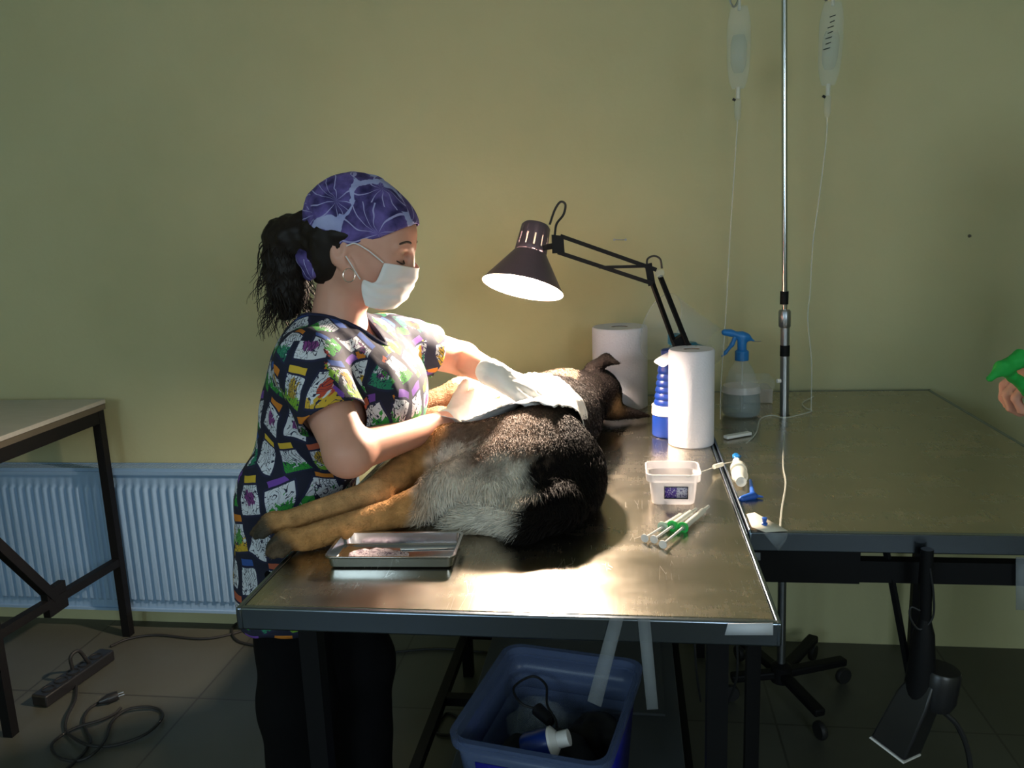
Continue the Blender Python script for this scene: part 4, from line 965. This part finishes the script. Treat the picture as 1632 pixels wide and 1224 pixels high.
# ear (right side faces the camera)
for s_ in (-1, 1):
    er = hd(-.022, s_*.070, -.002)
    Bd.ell(er, (.019, .010, .031), .005, R=RH); Bd.ell(er+V(.003, s_*.010, .006), (.010, .007, .017), .004, -1, R=RH); Bd.ell(er+V(.006, s_*.001, -.026), (.010, .006, .012), .005, R=RH)
# neck, trunk, arms
nb_, nt_ = V(-.612, 1.66, 1.22), hd(-.030, 0, -.055)
Bd.cone(nt_, nb_, .050, .060, .03)
Bd.cone((-.608, 1.56, 1.215), (-.555, 1.765, 1.215), .058, .056, .04)
Bd.ell((-.605, 1.66, 1.12), (.11, .15, .15), .04); Bd.cone((-.65, 1.66, 1.05), (-.72, 1.66, .85), .10, .09, .05)
shR = V(-.612, 1.515, 1.215); elR = at(556, 722, Y=1.43); wrR = at(728, 668, Y=1.79)
Bd.cone(shR, elR, .052, .042, .03); Bd.ell(elR+V(-.006, 0, -.004), (.036, .035, .035), .02); Bd.cone(elR, wrR, .040, .025, .02)
shL = V(-.525, 1.81, 1.215); elL = at(738, 572, Y=1.95); wrL = at(790, 598, Y=1.76)
Bd.cone(shL, elL, .050, .040, .03); Bd.cone(elL, wrL, .038, .026, .015)
wr2 = wrL
HP = ((wrR, at(815, 616, Y=1.95), (.6, -.3, .75), -1, (.15, .2, .25, .3), (.36, .3), .0), (wrL, at(862, 630, Y=1.80), (.15, -.25, 1), 1, (.2, .25, .3, .35), (.4, .5), 0))
for a_, b_, c_, d_, e_, f_, g_ in HP: hand(Bd, a_, b_-a_, c_, d_, 1, e_, .12, f_, g_)
for y_ in (1.57, 1.74):
    xo = -.745 if y_ < 1.65 else -.665
    Bd.cone((-.73, y_, .80), (xo+.02, y_, .45), .075, .05, .03); Bd.cone((xo+.02, y_, .45), (xo, y_, .09), .05, .035, .02); Bd.cone((xo, y_, .06), (xo+.14, y_, .035), .034, .028, .02)
body = Bd.obj('body', M['skin'], W_, .0042)
# facial details
for s_ in (-1, 1):
    MB().tube(spline([hd(.103, s_*.013, .026), hd(.107, s_*.024, .031), hd(.101, s_*.036, .032), hd(.089, s_*.049, .026)], 5), [.0015]+[.0024]*14+[.001], 8).build('eyebrow', M['brow'], W_)
    MB().tube(spline([hd(.0955, s_*.019, -.006), hd(.0995, s_*.027, -.011), hd(.0975, s_*.037, -.011), hd(.088, s_*.046, -.006)], 5), .0015, 8).build('eyelashes', M['brow'], W_)
er = at(556, 437, Y=1.562)
MB().tube([er+V(.012*cos(a), .002*sin(a), .013*sin(a)-.002) for a in np.linspace(0, 2*pi, 24)], .0009, 8, False).build('earring', M['silver'], W_)
# mask
C_ = 1.65
cols = [(1.578, [(611, 419), (597, 450), (579, 446), (576, 464), (582, 487)]), (1.580, [(622, 420), (611, 447), (602, 462), (594, 476), (592, 491)]), (1.603, [(645, 424), (640, 442), (632, 462), (622, 480), (610, 493)]), (1.650, [(668, 427), (664, 445), (656, 462), (645, 480), (630, 492)])]
near = [[at(x, y, Y=Y) for x, y in c] for Y, c in cols]
far = [[V(p.x, 2*C_-p.y, p.z) for p in c] for c in near[:-1]][::-1]; G = near+far
G = [spline(c, 5) for c in G]; G = [list(r) for r in zip(*G)]; G = [spline(r, 5) for r in G]
nn = len(G)
for i, r in enumerate(G):
    for j, p in enumerate(r):
        k = (abs((i/nn*4.5) % 1-.5)*2-.5)*.0045*sin(pi*i/nn)+.005*noise.noise(p*30); a = atan2(p.y-C_, p.x-HC.x); r[j] = p+V(cos(a), sin(a), 0)*k
mk = MB().grid(G).build('face_mask', M['mask_cloth'], W_, solid=.0015, sub=1)
MB().tube(spline([at(611, 419, Y=1.582), at(598, 408, Y=1.575), at(585, 398, Y=1.570), at(566, 388, Y=1.570), at(552, 392, Y=1.572)], 6), .0013, 8).build('ear_loop', M['mask_cloth'], mk)
MB().tube(spline([at(574, 445, Y=1.582), at(567, 434, Y=1.575), at(560, 422, Y=1.568), at(551, 408, Y=1.566)], 6), .0013, 8).build('ear_loop', M['mask_cloth'], mk)
# hair under the scarf and ponytail
S = Sdf(); S.ell(hd(-.045, 0, .02), (.079, .079, .075), .02, R=RH); S.ell(hd(-.055, 0, -.035), (.055, .066, .045), .03, R=RH); S.cone(hd(.02, -.064, .035), hd(-.03, -.070, .03), .011, .013, .01); S.cone(hd(.02, .064, .035), hd(-.03, .070, .03), .011, .013, .01)
pr0 = at(487, 385, Y=1.65)
S.chain([hd(-.09, 0, .03), pr0+V(-.02, 0, .01), at(458, 385, Y=1.66), at(458, 430, Y=1.665), at(460, 470, Y=1.66), at(458, 500, Y=1.655)], [.04, .036, .044, .042, .034, .014], .03)
hr_ = S.obj('hair', M['hair_dark'], W_, .005, disp=lambda v, n: .006*fbm(v, 40, 3, 2)*(v[:, 0] < -.60))
hm = MB()
for i in range(420):
    t0 = random.random(); ang_ = random.uniform(0, 2*pi); rad = random.uniform(.02, .046)
    cx, cy = [(474, 375), (458, 385), (456, 420), (458, 450), (460, 480)][int(t0*5)]
    p = at(cx, cy, Y=1.66)+V(cos(ang_)*rad, sin(ang_)*rad, random.uniform(-.012, .012)); dv = V(cos(ang_)*.45-.08, sin(ang_)*.4, -.75).normalized(); L_ = random.uniform(.03, .07)
    u_, w2 = frame(dv); ph = random.uniform(0, 6); fr_ = random.uniform(5, 9); P = []
    for k in range(12):
        s_ = k/11; P.append(p+dv*L_*s_+u_*.006*sin(ph+fr_*s_)*(.4+s_)+w2*.006*cos(ph+fr_*s_)*(.4+s_)+V(0, 0, -.025*s_*s_))
    hm.tube(P, [.0013*(1-.7*k/11) for k in range(12)], 4, False)
h2 = hm.build('curls', M['hair_dark'], hr_); h2['kind'] = 'stuff'
# scarf
S = Sdf(); S.ell(hd(-.014, 0, .058), (.109, .083, .094), .02, R=RH); S.ell(hd(.058, 0, .058), (.053, .062, .046), .03, R=RH)
q1, q2, q3 = at(662, 356, Y=1.62), at(570, 388, Y=1.575), at(488, 392, Y=1.60)
def keep(c):
    x, z = c[:, 0], c[:, 2]
    z1_ = np.interp(x, [-.70, q3.x, q2.x, q2.x+.05, q1.x, q1.x+.05], [q3.z+.01, q3.z, q2.z, q2.z+.012, q1.z, q1.z+.006])
    return z > z1_
sc_o = S.obj('head_scarf', M['scarf_print'], W_, .004, keep=keep, solid=.003, disp=lambda v, n: .0025*fbm(v*[1, 1, 1.6], 26, 5, 3)*(v[:, 0] < -.48)+.0008*fbm(v, 30, 2, 2))
S = Sdf(); S.ell(at(488, 392, Y=1.64), (.018, .03, .022), .01); S.chain([at(488, 396, Y=1.62), at(490, 415, Y=1.605), at(496, 432, Y=1.60), at(492, 442, Y=1.60)], [.014, .013, .014, .008], .006)
S.chain([at(488, 392, Y=1.64), at(481, 410, Y=1.60), at(487, 438, Y=1.60)], [.012, .011, .005], .006)
S.obj('scarf_knot', M['scarf_print'], sc_o, .003, disp=lambda v, n: .003*fbm(v, 60, 3, 2))
# scrub top
S = Sdf()
S.ell((-.62, 1.66, 1.13), (.130, .168, .17), .05); S.ell((-.525, 1.61, 1.12), (.080, .085, .095), .08); S.ell((-.515, 1.72, 1.12), (.082, .085, .098), .08)
S.cone((-.665, 1.66, 1.06), (-.726, 1.66, .90), .118, .104, .05); 
for y_ in (1.60, 1.72): S.cone((-.727, y_, .90), (-.730, y_+(y_-1.66)*.3, .62), .106, .110, .04)
S.cone((-.618, 1.53, 1.218), (-.560, 1.785, 1.218), .060, .058, .05); S.cone((-.63, 1.61, 1.235), (-.595, 1.71, 1.235), .058, .056, .03)
TS = Sdf(); TS.p = list(S.p)
hR = shR.lerp(elR, .62); S.cone(shR, hR+(hR-shR)*.25, .062, .066, .03)
hL = shL.lerp(elL, .52); S.cone(shL, hL+(hL-shL)*.25, .058, .060, .03)
dR = (elR-shR).normalized(); dL = (elL-shL).normalized()
nA, nB = np.array(shR), np.array(shL)
def keep(c):
    a = (c-np.array(hR))@np.array(dR) > 0; rr = np.linalg.norm(c-np.array(hR)-((c-np.array(hR))@np.array(dR))[:, None]*np.array(dR), axis=1)
    cutR = a & (rr < .10) & ((c-np.array(hR))@np.array(dR) < .10)
    b = (c-np.array(hL))@np.array(dL) > 0; rl = np.linalg.norm(c-np.array(hL)-((c-np.array(hL))@np.array(dL))[:, None]*np.array(dL), axis=1)
    cutL = b & (rl < .10) & ((c-np.array(hL))@np.array(dL) < .12) & (c[:, 0] > -.46)
    # V neck: opening around the neck, pointed at the front
    nx, ny = c[:, 0]-nb_.x, c[:, 1]-nb_.y
    fwd = nx*.97-(ny)*.22; lat = nx*.22+ny*.97
    vz = 1.292-np.clip(fwd, 0, .2)*1.15
    wid = np.where(fwd > 0, .072-np.clip(fwd, 0, .2)*.55, .072)
    cutN = ((fwd**2+lat**2 < .066**2) | ((fwd > 0) & (np.abs(lat) < wid) & (c[:, 2] > 1.165))) & (c[:, 2] > 1.10) & (fwd < .125)
    td = TS.dist(c) > .020; cutR &= td; cutL &= td
    return ~(cutR | cutL | cutN | (c[:, 2] < .672+.02*np.sin(c[:, 1]*20)))
def folds(v, n):
    out = .004*fbm(v*[1.4, 1.4, .8], 9, 4, 3)
    out += .005*np.sin((v[:, 0]*1.0+v[:, 2]*.35+v[:, 1]*.6)*55+3*fbm(v, 4, 6, 1))*sm(-v[:, 2], -1.12, -.85)*.6
    return out
top_o = S.obj('scrub_top', M['scrub_print'], W_, .0055, keep=keep, disp=folds, solid=.003, uv=True)
# collar band following the neckline
v_, f_ = S.v, S.f; e = np.concatenate([f_[:, [0, 1]], f_[:, [1, 2]], f_[:, [2, 3]], f_[:, [3, 0]]]); _, ix, cn = np.unique(np.sort(e, 1), axis=0, return_index=True, return_counts=True)
nx_ = {}
for a_, b_ in e[ix[cn == 1]]: nx_.setdefault(a_, []).append(b_); nx_.setdefault(b_, []).append(a_)
best = []
seen = set()
for s0 in list(nx_):
    if s0 in seen: continue
    loop = [s0]; seen.add(s0); cur = s0
    while True:
        n_ = [q for q in nx_[cur] if q not in seen]
        if not n_: break
        cur = n_[0]; seen.add(cur); loop.append(cur)
    c = v_[loop].mean(0)
    if abs(c[0]-nb_.x) < .12 and abs(c[1]-nb_.y) < .08 and c[2] > 1.15 and len(loop) > len(best): best = loop
if best:
    L_ = v_[best]
    for _ in range(6): L_ = (np.roll(L_, 1, 0)+L_*2+np.roll(L_, -1, 0))/4
    L_ = L_[::2]; L_ = np.concatenate([L_, L_[:1]])
    cm = MB().tube([Vector(p) for p in L_], .0055, 8, False); cm.build('neck_binding', M['navy_cloth'], top_o)
# trousers
S = Sdf()
S.ell((-.722, 1.655, .80), (.095, .14, .12), .04)
for y_ in (1.575, 1.735):
    xo = -.745 if y_ < 1.65 else -.655
    S.cone((-.722, y_, .78), (xo+.015, y_, .45), .088, .078, .04); S.cone((xo+.015, y_, .45), (xo, y_, .07), .075, .070, .04)
S.obj('trousers', M['trousers'], W_, .008, keep=lambda c: c[:, 2] > .045, disp=lambda v, n: .005*fbm(v*[1, 1, .6], 12, 9, 2), solid=.003)
for y_ in (1.57, 1.74):
    xo = -.745 if y_ < 1.65 else -.665
    S = Sdf(); S.cone((xo-.02, y_, .045), (xo+.14, y_, .036), .044, .036, .02); S.cone((xo, y_, .06), (xo, y_, .10), .045, .042, .02)
    S.obj('shoe', M['black_rubber'], W_, .006, keep=lambda c: c[:, 2] > .001)
# gloves: thin skins over each hand
for a_, b_, c_, d_, e_, f_, g_ in HP:
    S = Sdf(); hand(S, a_, b_-a_, c_, d_, 1, e_, .12, f_, g_)
    u_ = ((elR if a_ is wrR else elL)-a_).normalized()
    S.cone(a_+u_*.035, a_, .029, .026, .01)
    S.obj('glove', M['glove'], W_, .0028, infl=.0022, disp=lambda v, n: .0008*fbm(v, 70, 3, 2))

# second person standing at the right, only a hand in view
P2 = thing('person', 'person at the right frame edge reaching in with a hand holding something green', 'person', (1.22, 1.55, 0))
S = Sdf(); wr = V(.80, 1.585, 1.180)
S.ell((1.24, 1.60, 1.60), (.095, .078, .115), .02); S.ell((1.225, 1.60, 1.55), (.07, .06, .08), .03); S.cone((1.14, 1.60, 1.56), (1.128, 1.60, 1.545), .012, .014, .01)
for s_ in (-1, 1): S.ell((1.25, 1.60+s_*.078, 1.57), (.018, .010, .03), .006)
S.cone((1.25, 1.60, 1.50), (1.25, 1.60, 1.40), .052, .06, .03); S.cone((1.24, 1.45, 1.36), (1.24, 1.75, 1.36), .065, .065, .05)
S.ell((1.24, 1.60, 1.22), (.12, .17, .2), .05); S.ell((1.24, 1.60, .98), (.12, .16, .16), .05)
S.cone((1.24, 1.43, 1.36), (1.12, 1.40, 1.12), .05, .042, .03); S.cone((1.12, 1.40, 1.12), wr, .040, .027, .02)
S.cone((1.24, 1.77, 1.36), (1.26, 1.82, 1.08), .05, .042, .03); S.cone((1.26, 1.82, 1.08), (1.18, 1.80, .86), .038, .027, .02)
hand(S, wr, V(-.85, .1, -.28), V(-.1, -.25, 1), 1, 1., (.6, .75, .8, .9), .1, (.25, .6), -.3)
hand(S, V(1.18, 1.80, .86), V(-.2, 0, -1), V(.2, 1, 0), 1)
for y_ in (1.52, 1.69): S.cone((1.24, y_, .92), (1.24, y_, .5), .085, .06, .03); S.cone((1.24, y_, .5), (1.25, y_, .08), .055, .035, .02); S.cone((1.25, y_, .05), (1.11, y_, .035), .035, .028, .02)
S.obj('body', M['skin'], P2, .005)
S = Sdf(); S.ell((1.245, 1.60, 1.24), (.135, .185, .22), .05); S.ell((1.245, 1.60, .98), (.14, .18, .18), .05); S.cone((1.24, 1.45, 1.36), (1.24, 1.75, 1.36), .072, .072, .05)
S.cone((1.24, 1.43, 1.36), (1.15, 1.40, 1.18), .062, .06, .03); S.cone((1.24, 1.77, 1.36), (1.25, 1.81, 1.16), .062, .06, .03)
S.obj('scrub_top', M['green_dark'], P2, .009, keep=lambda c: (c[:, 2] > .84) & ~((c[:, 0]-1.25)**2+(c[:, 1]-1.6)**2 < .07**2), solid=.003)
S = Sdf()
for y_ in (1.52, 1.69): S.cone((1.24, y_, .92), (1.24, y_, .5), .10, .08, .03); S.cone((1.24, y_, .5), (1.25, y_, .08), .078, .07, .02)
S.obj('trousers', M['trousers'], P2, .009, solid=.003)
for y_ in (1.52, 1.69):
    S = Sdf(); S.cone((1.27, y_, .045), (1.11, y_, .036), .044, .036, .02); S.obj('shoe', M['black_rubber'], P2, .007, keep=lambda c: c[:, 2] > .001)
S = Sdf(); S.ell((1.255, 1.60, 1.63), (.098, .086, .098), .02); S.obj('hair', M['hair_dark'], P2, .007, keep=lambda c: c[:, 0]*.6+c[:, 2] > 2.295)
S = Sdf(); g0 = at(1578, 602, Y=1.52); S.chain([g0, at(1600, 585, Y=1.52), at(1625, 572, Y=1.53), at(1650, 575, Y=1.54)], [.006, .011, .013, .012], .012); S.cone(at(1600, 590, Y=1.525), at(1640, 622, Y=1.56), .008, .012, .012)
tag(S.obj('green_cloth', M['green_cloth'], None, .003, disp=lambda v, n: .003*fbm(v, 50, 3, 2)), 'bright green cloth pinched in the hand at the right frame edge', 'cloth')
